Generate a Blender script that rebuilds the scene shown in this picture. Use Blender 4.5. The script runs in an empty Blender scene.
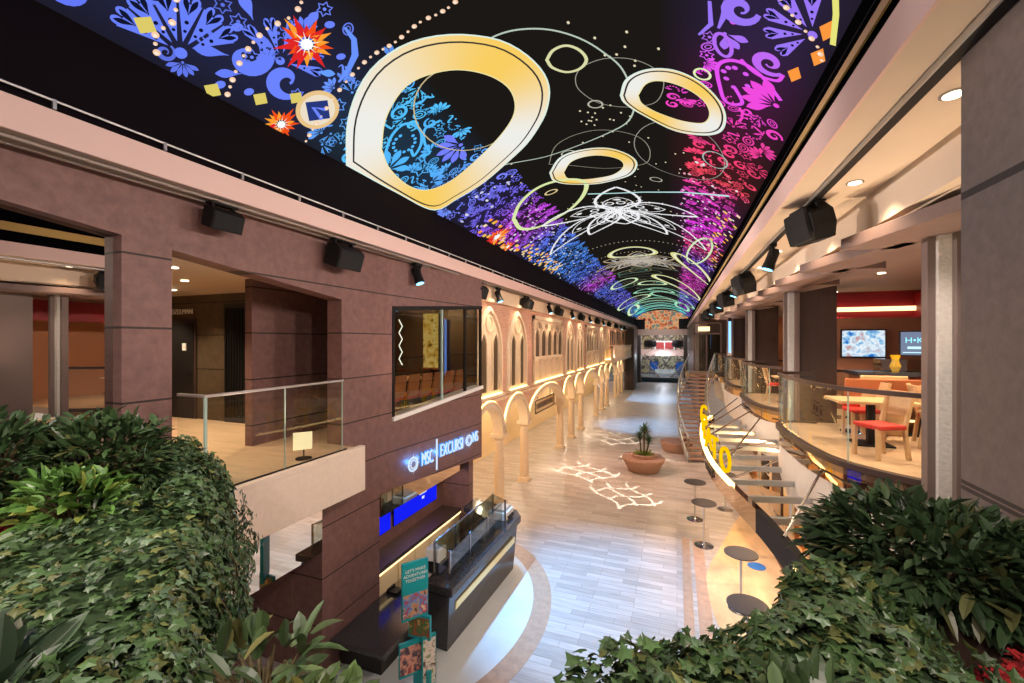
import bpy, math, random
import numpy as np
from mathutils import Vector, Matrix
random.seed(7); rng = np.random.default_rng(7)
SC = bpy.context.scene
COL = SC.collection
PI = math.pi

# ------------------------------------------------------------------ helpers
def lin(c):
    out = []
    for v in c[:3]:
        v = v / 255.0
        out.append(v / 12.92 if v <= .04045 else ((v + .055) / 1.055) ** 2.4)
    return (*out, 1.0)

def _new(name):
    m = bpy.data.materials.new(name); m.use_nodes = True
    nt = m.node_tree; nt.nodes.clear()
    out = nt.nodes.new('ShaderNodeOutputMaterial')
    return m, nt, out

def mat(name, col, rough=.5, metal=0., noise=None, bump=None, emit=None, es=0., grooves=None, ygrooves=None, axis=2, coat=0., stretch=None, attr=False, spec=.5):
    """noise=(scale, dark-to-light amount); bump=(scale, strength); grooves: heights of the dark panel joints."""
    m, nt, out = _new(name)
    N = nt.nodes.new; L = nt.links.new
    b = N('ShaderNodeBsdfPrincipled'); L(b.outputs[0], out.inputs[0])
    b.inputs['Roughness'].default_value = rough; b.inputs['Metallic'].default_value = metal
    b.inputs['Coat Weight'].default_value = coat; b.inputs['Specular IOR Level'].default_value = spec
    c = lin(col); b.inputs['Base Color'].default_value = c
    geo = N('ShaderNodeNewGeometry'); vec = geo.outputs['Position']
    if stretch:
        vm = N('ShaderNodeVectorMath'); vm.operation = 'MULTIPLY'; L(vec, vm.inputs[0]); vm.inputs[1].default_value = stretch; vec = vm.outputs[0]
    csock = None
    if attr:
        a = N('ShaderNodeAttribute'); a.attribute_name = 'Col'; csock = a.outputs['Color']
    if noise:
        t = N('ShaderNodeTexNoise'); t.inputs['Scale'].default_value = noise[0]; t.inputs['Detail'].default_value = 6; t.inputs['Roughness'].default_value = .65
        L(vec, t.inputs['Vector'])
        r = N('ShaderNodeMapRange'); r.inputs[1].default_value = .3; r.inputs[2].default_value = .7
        r.inputs[3].default_value = 1 - noise[1]; r.inputs[4].default_value = 1 + noise[1]; L(t.outputs[0], r.inputs[0])
        mx = N('ShaderNodeMix'); mx.data_type = 'RGBA'; mx.blend_type = 'MULTIPLY'; mx.inputs[0].default_value = 1
        if csock: L(csock, mx.inputs[6])
        else: mx.inputs[6].default_value = c
        L(r.outputs[0], mx.inputs[7]); csock = mx.outputs[2]
    def groove(vals, comp):
        nonlocal csock
        sp = N('ShaderNodeSeparateXYZ'); L(geo.outputs['Position'], sp.inputs[0]); prev = None
        for z in vals:
            q = N('ShaderNodeMath'); q.operation = 'COMPARE'; L(sp.outputs[comp], q.inputs[0]); q.inputs[1].default_value = z; q.inputs[2].default_value = .011
            if prev is None: prev = q.outputs[0]
            else:
                a2 = N('ShaderNodeMath'); a2.operation = 'MAXIMUM'; L(prev, a2.inputs[0]); L(q.outputs[0], a2.inputs[1]); prev = a2.outputs[0]
        mx = N('ShaderNodeMix'); mx.data_type = 'RGBA'; L(prev, mx.inputs[0])
        if csock: L(csock, mx.inputs[6])
        else: mx.inputs[6].default_value = c
        mx.inputs[7].default_value = (c[0]*.12, c[1]*.12, c[2]*.12, 1); csock = mx.outputs[2]
    if grooves: groove(grooves, 2)
    if ygrooves: groove(ygrooves, 1)
    if csock: L(csock, b.inputs['Base Color'])
    if bump:
        t = N('ShaderNodeTexNoise'); t.inputs['Scale'].default_value = bump[0]; t.inputs['Detail'].default_value = 4; L(vec, t.inputs['Vector'])
        bp = N('ShaderNodeBump'); bp.inputs['Strength'].default_value = bump[1]; bp.inputs['Distance'].default_value = .02
        L(t.outputs[0], bp.inputs['Height']); L(bp.outputs[0], b.inputs['Normal'])
    if emit:
        b.inputs['Emission Color'].default_value = lin(emit); b.inputs['Emission Strength'].default_value = es
    return m

def emis(name, col, s=1.):
    m, nt, out = _new(name); e = nt.nodes.new('ShaderNodeEmission'); e.inputs[0].default_value = lin(col); e.inputs[1].default_value = s
    nt.links.new(e.outputs[0], out.inputs[0]); return m

def glassmat(name, tint=(250, 253, 251), refl=1.0):
    m, nt, out = _new(name); N = nt.nodes.new; L = nt.links.new
    t = N('ShaderNodeBsdfTransparent'); t.inputs[0].default_value = lin(tint)
    g = N('ShaderNodeBsdfGlossy'); g.inputs['Roughness'].default_value = .01
    f = N('ShaderNodeFresnel'); f.inputs[0].default_value = 1.5
    k = N('ShaderNodeMath'); k.operation = 'MULTIPLY'; k.inputs[1].default_value = refl; k.use_clamp = True
    bf = N('ShaderNodeNewGeometry'); iv = N('ShaderNodeMath'); iv.operation = 'SUBTRACT'; iv.inputs[0].default_value = 1; L(bf.outputs['Backfacing'], iv.inputs[1]); k2 = N('ShaderNodeMath'); k2.operation = 'MULTIPLY'; L(f.outputs[0], k2.inputs[0]); L(iv.outputs[0], k2.inputs[1])
    mx = N('ShaderNodeMixShader'); L(k2.outputs[0], k.inputs[0]); L(k.outputs[0], mx.inputs[0]); L(t.outputs[0], mx.inputs[1]); L(g.outputs[0], mx.inputs[2]); L(mx.outputs[0], out.inputs[0])
    return m

class G:
    """collects faces; build() links them as ONE mesh object"""
    def __init__(s): s.v = []; s.f = []; s.m = []; s.c = 0
    def add(s, vs, fs, mi=0):
        o = len(s.v); s.v += [tuple(p) for p in vs]; s.f += [tuple(i + o for i in f) for f in fs]; s.m += [mi] * len(fs); return s
    def box(s, x0, x1, y0, y1, z0, z1, mi=0, M=None):
        p = [(x, y, z) for z in (z0, z1) for y in (y0, y1) for x in (x0, x1)]
        if M is not None: p = [M @ Vector(q) for q in p]
        return s.add(p, [(0, 2, 3, 1), (4, 5, 7, 6), (0, 1, 5, 4), (1, 3, 7, 5), (3, 2, 6, 7), (2, 0, 4, 6)], mi)
    def bar(s, a, b, w, h=None, mi=0, up=(0, 0, 1)):
        a, b = Vector(a), Vector(b); d = (b - a).normalized(); h = h or w
        u = Vector(up)
        if abs(d.dot(u)) > .99: u = Vector((1, 0, 0))
        x = d.cross(u).normalized() * (w / 2); y = x.cross(d).normalized() * (h / 2)
        p = [a - x - y, a + x - y, a + x + y, a - x + y, b - x - y, b + x - y, b + x + y, b - x + y]
        return s.add(p, [(3, 2, 1, 0), (4, 5, 6, 7), (0, 1, 5, 4), (1, 2, 6, 5), (2, 3, 7, 6), (3, 0, 4, 7)], mi)
    def extr(s, front, off, mi=0):
        n = len(front); off = Vector(off); f = [Vector(p) for p in front]; vs = f + [p + off for p in f]
        fs = [tuple(range(n)), tuple(range(2 * n - 1, n - 1, -1))] + [(i, i + n, (i + 1) % n + n, (i + 1) % n) for i in range(n)]
        return s.add(vs, fs, mi)
    def tube(s, pts, r, n=8, mi=0, cap=True, closed=False):
        pts = [Vector(p) for p in pts]; k = len(pts); rs = r if isinstance(r, (list, tuple)) else [r] * k
        vs = []; up = Vector((0, 0, 1)); last = None
        for i, p in enumerate(pts):
            a = pts[(i - 1) % k] if closed else pts[max(i - 1, 0)]; b = pts[(i + 1) % k] if closed else pts[min(i + 1, k - 1)]
            d = (b - a).normalized()
            if last is None:
                u = up if abs(d.dot(up)) < .95 else Vector((1, 0, 0)); x = d.cross(u).normalized()
            else:
                x = (last - d * last.dot(d)).normalized()
            last = x; y = d.cross(x)
            for j in range(n):
                t = 2 * PI * j / n; vs.append(p + (x * math.cos(t) + y * math.sin(t)) * rs[i])
        fs = []
        for i in range(k if closed else k - 1):
            for j in range(n):
                a = i * n + j; b = i * n + (j + 1) % n; i2 = ((i + 1) % k) * n
                fs.append((a, b, i2 + (j + 1) % n, i2 + j))
        if cap and not closed: fs += [tuple(range(n - 1, -1, -1)), tuple(range((k - 1) * n, k * n))]
        return s.add(vs, fs, mi)
    def lathe(s, prof, c=(0, 0, 0), n=24, mi=0):
        vs = []; 
        for r, z in prof:
            for j in range(n): t = 2 * PI * j / n; vs.append((c[0] + r * math.cos(t), c[1] + r * math.sin(t), c[2] + z))
        fs = [(i * n + j, i * n + (j + 1) % n, (i + 1) * n + (j + 1) % n, (i + 1) * n + j) for i in range(len(prof) - 1) for j in range(n)]
        fs += [tuple(range(n - 1, -1, -1)), tuple(range((len(prof) - 1) * n, len(prof) * n))]
        return s.add(vs, fs, mi)
    def sweep(s, path, prof, mi=0, closed_prof=True):
        """path: list of (P, X, Y) frames; prof: list of (a, b) in that frame"""
        n = len(prof); vs = []
        for P, X, Y in path:
            P, X, Y = Vector(P), Vector(X), Vector(Y)
            for a, b in prof: vs.append(P + X * a + Y * b)
        fs = []
        for i in range(len(path) - 1):
            for j in range(n if closed_prof else n - 1):
                fs.append((i * n + j, i * n + (j + 1) % n, (i + 1) * n + (j + 1) % n, (i + 1) * n + j))
        if closed_prof: fs += [tuple(range(n - 1, -1, -1)), tuple(range((len(path) - 1) * n, len(path) * n))]
        return s.add(vs, fs, mi)
    def build(s, name, mats, parent=None, smooth=False, bev=0., local=True):
        me = bpy.data.meshes.new(name)
        off = Vector((0, 0, 0))
        if parent is not None and not local:
            q = parent
            while q is not None: off = off + q.location; q = q.parent
        elif parent is None and local is not True: off = Vector(local)
        vs = [(p[0] - off[0], p[1] - off[1], p[2] - off[2]) for p in s.v]
        me.from_pydata(vs, [], s.f)
        if not isinstance(mats, (list, tuple)): mats = [mats]
        for m in mats: me.materials.append(m)
        if len(mats) > 1: me.polygons.foreach_set('material_index', s.m)
        if smooth:
            me.polygons.foreach_set('use_smooth', [True] * len(me.polygons)); me.set_sharp_from_angle(angle=math.radians(38))
        me.validate(); me.update()
        o = bpy.data.objects.new(name, me); COL.objects.link(o)
        if parent is not None: o.parent = parent
        elif local is not True: o.location = off
        if bev:
            b = o.modifiers.new('edge', 'BEVEL'); b.width = bev; b.segments = 2; b.limit_method = 'ANGLE'
        return o

def tag(o, label, cat, group=None, kind=None):
    o['label'] = label; o['category'] = cat
    if group: o['group'] = group
    if kind: o['kind'] = kind
    return o
def thing(name, label, cat, loc=(0, 0, 0), rz=0, group=None):
    o = bpy.data.objects.new(name, None); COL.objects.link(o); o.location = loc; o.rotation_euler = (0, 0, rz); o.empty_display_size = .1
    return tag(o, label, cat, group)
def struct(o, label=None, cat=None):
    o['kind'] = 'structure'
    if label: o['label'] = label
    if cat: o['category'] = cat
    return o
def kids(o): return [c for c in bpy.data.objects if c.parent == o]
def dup(root, loc, rz=None, label=None, group=None):
    def rec(o, par):
        c = o.copy(); COL.objects.link(c)
        if par is not None: c.parent = par
        for ch in list(o.children): rec(ch, c)
        return c
    r = rec(root, None); r.location = loc
    if rz is not None: r.rotation_euler = (0, 0, rz)
    if label: r['label'] = label
    if group: r['group'] = group
    return r
def text_mesh(txt, size, ext=.01, bold=0.):
    cu = bpy.data.curves.new('t', 'FONT'); cu.body = txt; cu.size = size; cu.extrude = ext; cu.offset = bold; cu.align_x = 'CENTER'; cu.align_y = 'CENTER'
    ob = bpy.data.objects.new('t', cu); COL.objects.link(ob)
    dg = bpy.context.evaluated_depsgraph_get(); dg.update()
    me = bpy.data.meshes.new_from_object(ob.evaluated_get(dg)); bpy.data.objects.remove(ob); bpy.data.curves.remove(cu)
    return me
def text(name, txt, size, m, M, parent=None, ext=.01, bold=0.):
    me = text_mesh(txt, size, ext, bold); me.transform(M); me.materials.clear(); me.materials.append(m)
    o = bpy.data.objects.new(name, me); COL.objects.link(o)
    if parent is not None: o.parent = parent
    return o
def frame(o, x, y, z):
    x, y, z = Vector(x), Vector(y), Vector(z)
    return Matrix(((x[0], y[0], z[0], o[0]), (x[1], y[1], z[1], o[1]), (x[2], y[2], z[2], o[2]), (0, 0, 0, 1)))
ORD = 'first second third fourth fifth sixth seventh eighth ninth tenth eleventh twelfth thirteenth fourteenth fifteenth sixteenth seventeenth eighteenth nineteenth twentieth'.split()
def lamp(kind, loc, power, col=(255, 255, 255), target=None, angle=60, blend=.5, radius=.05, name='lamp'):
    l = bpy.data.lights.new(name, kind); l.energy = power; l.color = lin(col)[:3]
    if kind in ('POINT', 'SPOT'): l.shadow_soft_size = radius
    if kind == 'SPOT': l.spot_size = math.radians(angle); l.spot_blend = blend
    o = bpy.data.objects.new(name, l); COL.objects.link(o); o.location = loc
    if target is not None:
        o.rotation_euler = (Vector(target) - Vector(loc)).to_track_quat('-Z', 'Y').to_euler()
    return o
def smooth_path(pts, n=8):
    """Catmull-Rom through the points"""
    P = [Vector(p) for p in pts]; P = [P[0] * 2 - P[1]] + P + [P[-1] * 2 - P[-2]]; out = []
    for i in range(1, len(P) - 2):
        a, b, c, d = P[i - 1:i + 3]
        for k in range(n):
            t = k / n; out.append(.5 * ((2 * b) + (c - a) * t + (2 * a - 5 * b + 4 * c - d) * t * t + (3 * b - a - 3 * c + d) * t ** 3))
    out.append(P[-2]); return out

# ------------------------------------------------------------------ camera: eye 5.2 m above the promenade, level, turned 20.8 degrees left of the hall axis
cam = bpy.data.cameras.new('camera'); co = bpy.data.objects.new('camera', cam); COL.objects.link(co)
co.location = (0, 0, 5.2); co.rotation_euler = (PI / 2, 0, math.atan(165 / 435))
cam.sensor_width = 36; cam.lens = 36 * 435 / 1024; cam.clip_start = .05; cam.clip_end = 300
SC.camera = co
SC.view_settings.view_transform = 'Standard'; SC.view_settings.look = 'None'; SC.view_settings.gamma = 1; SC.view_settings.exposure = 0
SC.view_settings.use_curve_mapping = False
cy = SC.cycles
cy.use_denoising = True; cy.max_bounces = 8; cy.diffuse_bounces = 4; cy.glossy_bounces = 4; cy.transparent_max_bounces = 16; cy.sample_clamp_indirect = 4; cy.sample_clamp_direct = 0
cy.caustics_reflective = False; cy.caustics_refractive = False
w = bpy.data.worlds.new('world'); SC.world = w; w.use_nodes = True
w.node_tree.nodes['Background'].inputs[0].default_value = lin((255, 236, 220)); w.node_tree.nodes['Background'].inputs[1].default_value = .9

# ------------------------------------------------------------------ materials
ZJ = [6.09, 5.34, 4.58, 3.83, 3.08, 2.30, 1.50, .75]
M = dict(
    panel=mat('bronze_panel', (118, 86, 81), .55, .1, (9, .22), (60, .12), grooves=ZJ),
    panel_plain=mat('bronze_panel_plain', (110, 86, 80), .55, .1, (9, .22), (60, .12)),
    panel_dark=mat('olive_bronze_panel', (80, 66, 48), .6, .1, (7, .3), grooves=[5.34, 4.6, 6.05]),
    grey_panel=mat('grey_stone_panel', (122, 112, 108), .5, .05, (14, .16), (80, .1), grooves=[6.0, 5.2 - .545 * 1.49 + 1.2 * 0, 6.02, 4.42]),
    brown=mat('dark_brown_veneer', (62, 46, 40), .45, 0, (3, .15), stretch=(8, 8, .6)),
    slat=mat('brown_slat', (110, 90, 84), .5, 0, (4, .12)),
    fin=mat('taupe_fin', (112, 98, 94), .5, .1),
    fabric=mat('white_textured_column', (205, 203, 198), .8, 0, (24, .12), (30, .5)),
    cream=mat('cream_fascia', (224, 192, 182), .6),
    soffit=mat('tan_soffit', (214, 196, 174), .6, 0, (1.2, .04)),
    trim=mat('grey_track_trim', (150, 136, 126), .5),
    black=mat('black_metal', (16, 15, 17), .6, 0, spec=.25),
    darkfascia=mat('aubergine_fascia', (17, 11, 14), .9, spec=.1),
    gold=mat('gold_strip', (196, 164, 92), .5),
    bal=mat('cream_plaster', (224, 204, 184), .75, 0, (16, .05), (25, .15)),
    deckstone=mat('deck_stone', (196, 164, 132), .35, 0, (2.2, .2), stretch=(.6, 4, 1)),
    white=mat('white_paint', (232, 230, 226), .5),
    chrome=mat('chrome', (190, 190, 192), .18, 1),
    alu=mat('brushed_aluminium', (196, 197, 198), .35, .9),
    mirror=mat('mirror', (225, 222, 218), .02, 1),
    darkmirror=mat('dark_mirror', (190, 184, 178), .0, 1),
    goldmirror=mat('bronze_mirror', (226, 200, 170), .02, 1),
    glass=glassmat('balustrade_glass'), glass2=glassmat('window_glass', (225, 228, 222), 1.6),
    glassedge=mat('glass_edge', (168, 192, 180), .2), matteblack=mat('matte_black', (9, 9, 10), 1.0, spec=0),
    wood=mat('light_oak', (204, 164, 118), .5, 0, (5, .15), stretch=(1, 12, 12)),
    wood2=mat('walnut', (120, 74, 44), .5, 0, (5, .2), stretch=(1, 12, 12)),
    red=mat('red_upholstery', (196, 44, 30), .6),
    redband=mat('red_ceiling_band', (150, 26, 34), .5),
    orange=mat('tan_leather', (176, 104, 62), .55),
    brick=None, stone=mat('pale_sandstone', (226, 200, 166), .75, 0, (10, .08), (40, .15)),
    stone_trim=mat('pale_stone_trim', (232, 208, 176), .7, 0, (14, .06)),
    lancet=mat('dark_leaded_glass', (84, 66, 40), .3),
    warm=emis('warm_led_strip', (255, 214, 140), 5.), warm2=emis('warm_led_soft', (255, 222, 160), 2.2),
    cool=emis('cool_led', (210, 235, 255), 4), lens=emis('downlight_lens', (255, 236, 205), 9), bluelens=emis('blue_lens', (140, 220, 255), 3),
    speaker=mat('speaker_cabinet', (15, 15, 16), .55, spec=.25), grille=mat('speaker_grille', (20, 21, 23), .8, .1, None, (300, .5)),
    granite=mat('black_granite', (58, 56, 58), .12, 0, (30, .35)),
    brass=mat('brass_inlay', (226, 200, 140), .25, .9, emit=(255, 225, 160), es=.25),
    dark=mat('near_black', (22, 18, 18), .5),
    teal=mat('teal_board', (0, 150, 158), .45),
    screenblue=emis('blue_screen', (20, 30, 235), 1.1),
    yellow=emis('yellow_letter', (255, 190, 0), 1.15), yellowside=mat('yellow_letter_side', (226, 160, 10), .4),
    terra=mat('terracotta_bench', (166, 130, 112), .6, 0, (8, .08)),
    soil=mat('soil', (60, 44, 34), .9), mulch=mat('red_mulch', (176, 26, 30), .8, attr=True),
    tabletop=mat('charcoal_tabletop', (60, 56, 58), .6), 
    canopy=mat('ivory_canopy', (224, 212, 196), .6, 0, (5, .05)),
    wall=mat('warm_cream_wall', (232, 206, 158), .7, 0, (2, .04)),
    marble=mat('onyx_marble', (214, 182, 138), .35, 0, (1.7, .26), stretch=(1.4, .5, 1)),
    disc=mat('white_marble', (214, 220, 222), .2, 0, (1.6, .07)),
    border=mat('tan_tile', (182, 150, 126), .35, 0, (7, .16)),
    bluedot=mat('blue_floor_sticker', (28, 108, 190), .4),
    leaf=mat('leaf', (60, 110, 40), .38, attr=True), stem=mat('stem', (84, 72, 44), .7),
)
def brickmat():
    m, nt, out = _new('salmon_brick'); N = nt.nodes.new; L = nt.links.new
    b = N('ShaderNodeBsdfPrincipled'); L(b.outputs[0], out.inputs[0]); b.inputs['Roughness'].default_value = .8
    g = N('ShaderNodeNewGeometry'); sp = N('ShaderNodeSeparateXYZ'); cb = N('ShaderNodeCombineXYZ'); L(g.outputs['Position'], sp.inputs[0])
    L(sp.outputs[1], cb.inputs[0]); L(sp.outputs[2], cb.inputs[1])
    t = N('ShaderNodeTexBrick'); L(cb.outputs[0], t.inputs['Vector']); t.inputs['Scale'].default_value = 1
    t.inputs['Brick Width'].default_value = .26; t.inputs['Row Height'].default_value = .075; t.inputs['Mortar Size'].default_value = .006
    t.inputs['Color1'].default_value = lin((212, 164, 138)); t.inputs['Color2'].default_value = lin((198, 148, 122)); t.inputs['Mortar'].default_value = lin((214, 180, 152))
    L(t.outputs[0], b.inputs['Base Color']); return m
M['brick'] = brickmat()
def floormat():
    m, nt, out = _new('plank_tile_floor'); N = nt.nodes.new; L = nt.links.new
    b = N('ShaderNodeBsdfPrincipled'); L(b.outputs[0], out.inputs[0])
    g = N('ShaderNodeNewGeometry')
    t = N('ShaderNodeTexBrick'); L(g.outputs['Position'], t.inputs['Vector']); t.inputs['Scale'].default_value = 1; t.offset = .37; t.offset_frequency = 3
    t.inputs['Brick Width'].default_value = .8; t.inputs['Row Height'].default_value = .16; t.inputs['Mortar Size'].default_value = .004; t.inputs['Bias'].default_value = -.1
    t.inputs['Color1'].default_value = lin((192, 184, 178)); t.inputs['Color2'].default_value = lin((164, 155, 148)); t.inputs['Mortar'].default_value = lin((150, 132, 118))
    v = N('ShaderNodeVectorMath'); v.operation = 'MULTIPLY'; v.inputs[1].default_value = (1.2, 12, 1); L(g.outputs['Position'], v.inputs[0])
    n = N('ShaderNodeTexNoise'); n.inputs['Scale'].default_value = 1.6; n.inputs['Detail'].default_value = 5; L(v.outputs[0], n.inputs['Vector'])
    r = N('ShaderNodeMapRange'); r.inputs[1].default_value = .3; r.inputs[2].default_value = .7; r.inputs[3].default_value = .86; r.inputs[4].default_value = 1.12; L(n.outputs[0], r.inputs[0])
    mx = N('ShaderNodeMix'); mx.data_type = 'RGBA'; mx.blend_type = 'MULTIPLY'; mx.inputs[0].default_value = 1
    L(t.outputs[0], mx.inputs[6]); L(r.outputs[0], mx.inputs[7]); L(mx.outputs[2], b.inputs['Base Color'])
    b.inputs['Roughness'].default_value = .42
    return m
M['floor'] = floormat()
def wallY(g, poly, x=-5.15, th=.35, mi=0):
    """a piece of a wall facing +X: poly of (y, z), thickness going back"""
    return g.extr([(x, y, z) for y, z in poly], (-th, 0, 0), mi)
def card(name, cols, seed, scale=6., es=0.):
    """a printed picture or a screen image: blotches of a few colours"""
    m, nt, out = _new(name); N = nt.nodes.new; L = nt.links.new
    g = N('ShaderNodeNewGeometry'); ad = N('ShaderNodeVectorMath'); ad.operation = 'ADD'; ad.inputs[1].default_value = (seed, seed * 1.7, seed * .3); L(g.outputs['Position'], ad.inputs[0])
    n = N('ShaderNodeTexNoise'); n.inputs['Scale'].default_value = scale; n.inputs['Detail'].default_value = 3; L(ad.outputs[0], n.inputs['Vector'])
    r = N('ShaderNodeValToRGB'); cr = r.color_ramp
    while len(cr.elements) < len(cols): cr.elements.new(.5)
    for i, c in enumerate(cols): cr.elements[i].position = .3 + .4 * i / (len(cols) - 1); cr.elements[i].color = lin(c)
    cr.interpolation = 'EASE'
    L(n.outputs[0], r.inputs[0])
    if es:
        e = N('ShaderNodeEmission'); e.inputs[1].default_value = es; L(r.outputs[0], e.inputs[0]); L(e.outputs[0], out.inputs[0])
    else:
        b = N('ShaderNodeBsdfPrincipled'); L(r.outputs[0], b.inputs['Base Color']); b.inputs['Roughness'].default_value = .4; L(b.outputs[0], out.inputs[0])
    return m
# ================================================================== SETTING
g = G(); g.box(-5.3, 9, -3, 60, -.2, 0); g.box(-8.3, -5.3, 10.3, 60, -.2, 0); g.box(-7, -5.3, -1, 10.3, -.2, 0)
struct(g.build('floor', M['floor']))
# white marble disc with a tan ring in front of the excursion desk, onyx oval by the gelato bar, tan border strips
def flatring(pts, z0, z1):
    g = G(); g.extr([(x, y, z0) for x, y in pts], (0, 0, z1 - z0)); return g
dc = (-5.0, 7.4)
def disc(r, n=64, a0=-PI / 2, a1=PI / 2): return [(dc[0] + r * math.cos(a0 + (a1 - a0) * i / n), dc[1] + r * 1.22 * math.sin(a0 + (a1 - a0) * i / n)) for i in range(n + 1)]
o = flatring(disc(2.78), 0, .004).build('floor_border', M['border']); struct(o, 'tan tile ring around the white marble half disc', 'floor')
o = flatring(disc(2.42), .004, .008).build('floor_inlay', M['disc']); struct(o, 'white marble half disc under the black counter', 'floor')
ov = smooth_path([(2.4, 15.4, 0), (1.8, 14.67, 0), (1.08, 12.33, 0), (.66, 10.9, 0), (.6, 10.1, 0), (.64, 9.3, 0), (.75, 8.6, 0), (1.0, 8.0, 0), (1.6, 7.2, 0), (2.4, 6.7, 0)], 6)
o = flatring([(p.x, p.y) for p in ov], 0, .006).build('floor_onyx', M['marble']); struct(o, 'golden onyx oval floor by the gelato bar', 'floor')
for k, (xa, xb) in enumerate(((.12, .3), (.38, .62))):
    g = G(); g.box(xa, xb, 6, 12.4, 0, .004); struct(g.build('trim_%d' % (k + 1), M['border']))
# ---- left wall of bronze panels, seen from the promenade (face at x = -5.15)
g = G()
wallY(g, [(-1, 6.70), (2.66, 6.26), (2.66, 6.82), (-1, 6.82)])
wallY(g, [(2.66, 2.6), (3.12, 2.6), (3.12, 6.82), (2.66, 6.82)])
wallY(g, [(3.12, 6.2), (5.69, 5.89), (5.69, 6.82), (3.12, 6.82)], th=.3)
wallY(g, [(5.69, 2.3), (6.9, 2.3), (6.9, 6.82), (5.69, 6.82)], th=.3)
wallY(g, [(5.27, 0), (6.66, 0), (6.66, 2.3), (5.27, 2.3)], th=.6)
wallY(g, [(5.27, 2.3), (5.69, 2.3), (5.69, 3.4), (5.27, 3.4)], th=.3)
wallY(g, [(-1, 2.6), (5.27, 2.6), (5.27, 3.4), (-1, 3.4)], th=.3)
def blk(y): return -5.15 + .4 * (y - 6.9) / 3.4
def cb(poly): g.extr([(blk(y), y, z) for y, z in poly], (-.3, 0, 0))
cb([(6.9, 2.36), (10.3, 2.2), (10.3, 3.98), (7.02, 3.66), (6.9, 3.66)])
cb([(6.9, 5.84), (7.02, 5.84), (10.3, 6.08), (10.3, 6.82), (6.9, 6.82)])
cb([(6.9, 3.66), (7.02, 3.66), (7.02, 5.84), (6.9, 5.84)])
g.box(-5.35, -5.0, 10.05, 10.3, 0, 2.2)
struct(g.build('wall_left', M['panel']))
# wall behind the undercroft and the desk recess
g = G(); g.box(-7, -6.6, -1, 5.3, 0, 2.6); g.box(-6.0, -5.75, 5.3, 10.3, 0, 2.4); g.box(-5.75, -5.35, 10.05, 10.3, 0, 2.4); g.box(-6.6, -5.75, 5.25, 5.35, 0, 2.4)
struct(g.build('wall_left_recess', M['panel']))
g = G(); g.box(-6.6, -5.2, -1, 5.3, 2.55, 2.6); g.box(-5.8, -5.2, 6.66, 10.05, 2.3, 2.36); struct(g.build('ceiling_recess', M['dark']))
o = G().box(-5.2, -5.13, -1, 5.25, 1.94, 2.6).build('mirror_valance', M['goldmirror']); tag(o, 'long mirror band under the left balcony reflecting the floor', 'mirror')
o = G().extr([(-5.13, 6.68, 1.94), (-5.13, 10.0, 1.94), (-5.13, 10.0, 2.24), (-5.13, 6.68, 2.36)], (-.05, 0, 0)).build('mirror_valance', M['goldmirror']); tag(o, 'mirror band above the blue screens of the excursion desk', 'mirror')
# ---- soffits
g = G(); g.box(-5.15, -4.745, -2, 58, 6.82, 6.95, 0); struct(g.build('ceiling_soffit_left', M['trim']))
g = G(); g.box(-4.76, -4.735, -2, 58, 6.815, 7.08); struct(g.build('trim_3', M['cream']))
g = G(); g.extr([(-4.78, -2, 7.08), (-5.05, -2, 8.07), (-5.2, -2, 8.07), (-5.2, -2, 7.08)], (0, 60, 0)); struct(g.build('trim_4', M['darkfascia']))
g = G(); g.box(-5.04, -5.0, -2, 48, 6.78, 6.82); g.box(-4.9, -4.87, -2, 58, 6.79, 6.82); struct(g.build('trim_5', M['trim']))
g = G(); g.box(1.15, 1.175, -2, 58, 6.82, 7.08); struct(g.build('trim_6', M['cream']))
g = G(); g.extr([(1.2, -2, 7.08), (1.457, -2, 8.07), (1.65, -2, 8.07), (1.65, -2, 7.08)], (0, 60, 0)); struct(g.build('trim_7', M['matteblack']))
g = G(); g.extr([(1.222, -2, 7.301), (1.275, -2, 7.473), (1.29, -2, 7.473), (1.24, -2, 7.301)], (-.012, 60, 0)); struct(g.build('trim_8', M['gold']))
g = G(); g.box(1.16, 2.0, -2, 58, 6.83, 6.95); struct(g.build('ceiling_soffit_right', M['soffit']))
g = G(); g.box(2.0, 2.12, 3.18, 45, 6.45, 6.95); g.box(2.1, 2.75, 3.18, 45, 6.43, 6.5); struct(g.build('ceiling_beam_right', M['soffit']))
# ---- big stone pillar at the right, against the camera
g = G(); g.box(1.49, 2.4, -1, 3.18, 0, 6.83); struct(g.build('wall_right_pillar', M['grey_panel'], bev=.005))
# ---- room behind the left balcony
g = G(); g.box(-13, -5.16, -1, 8, 3.38, 3.5); struct(g.build('floor_left_deck', M['deckstone']))
g = G(); g.box(-13, -5.3, 3.2, 8, 6.22, 6.3); struct(g.build('ceiling_left_room', M['soffit']))
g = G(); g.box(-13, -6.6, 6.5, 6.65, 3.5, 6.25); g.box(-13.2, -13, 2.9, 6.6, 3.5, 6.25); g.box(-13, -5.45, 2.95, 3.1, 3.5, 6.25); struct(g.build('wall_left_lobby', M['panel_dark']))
g = G(); g.box(-6.6, -6.45, 5.1, 6.85, 3.5, 6.22); struct(g.build('wall_left_lobby_pier', M['panel']))
# mirror filling the first bay of the left wall (it reflects the right-hand balcony)
t = G().box(-5.33, -5.29, -1, 2.66, 3.5, 6.7).build('wall_mirror', M['darkmirror']); tag(t, 'tall wall mirror reflecting the opposite balcony, left of bronze pillar', 'mirror')
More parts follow.
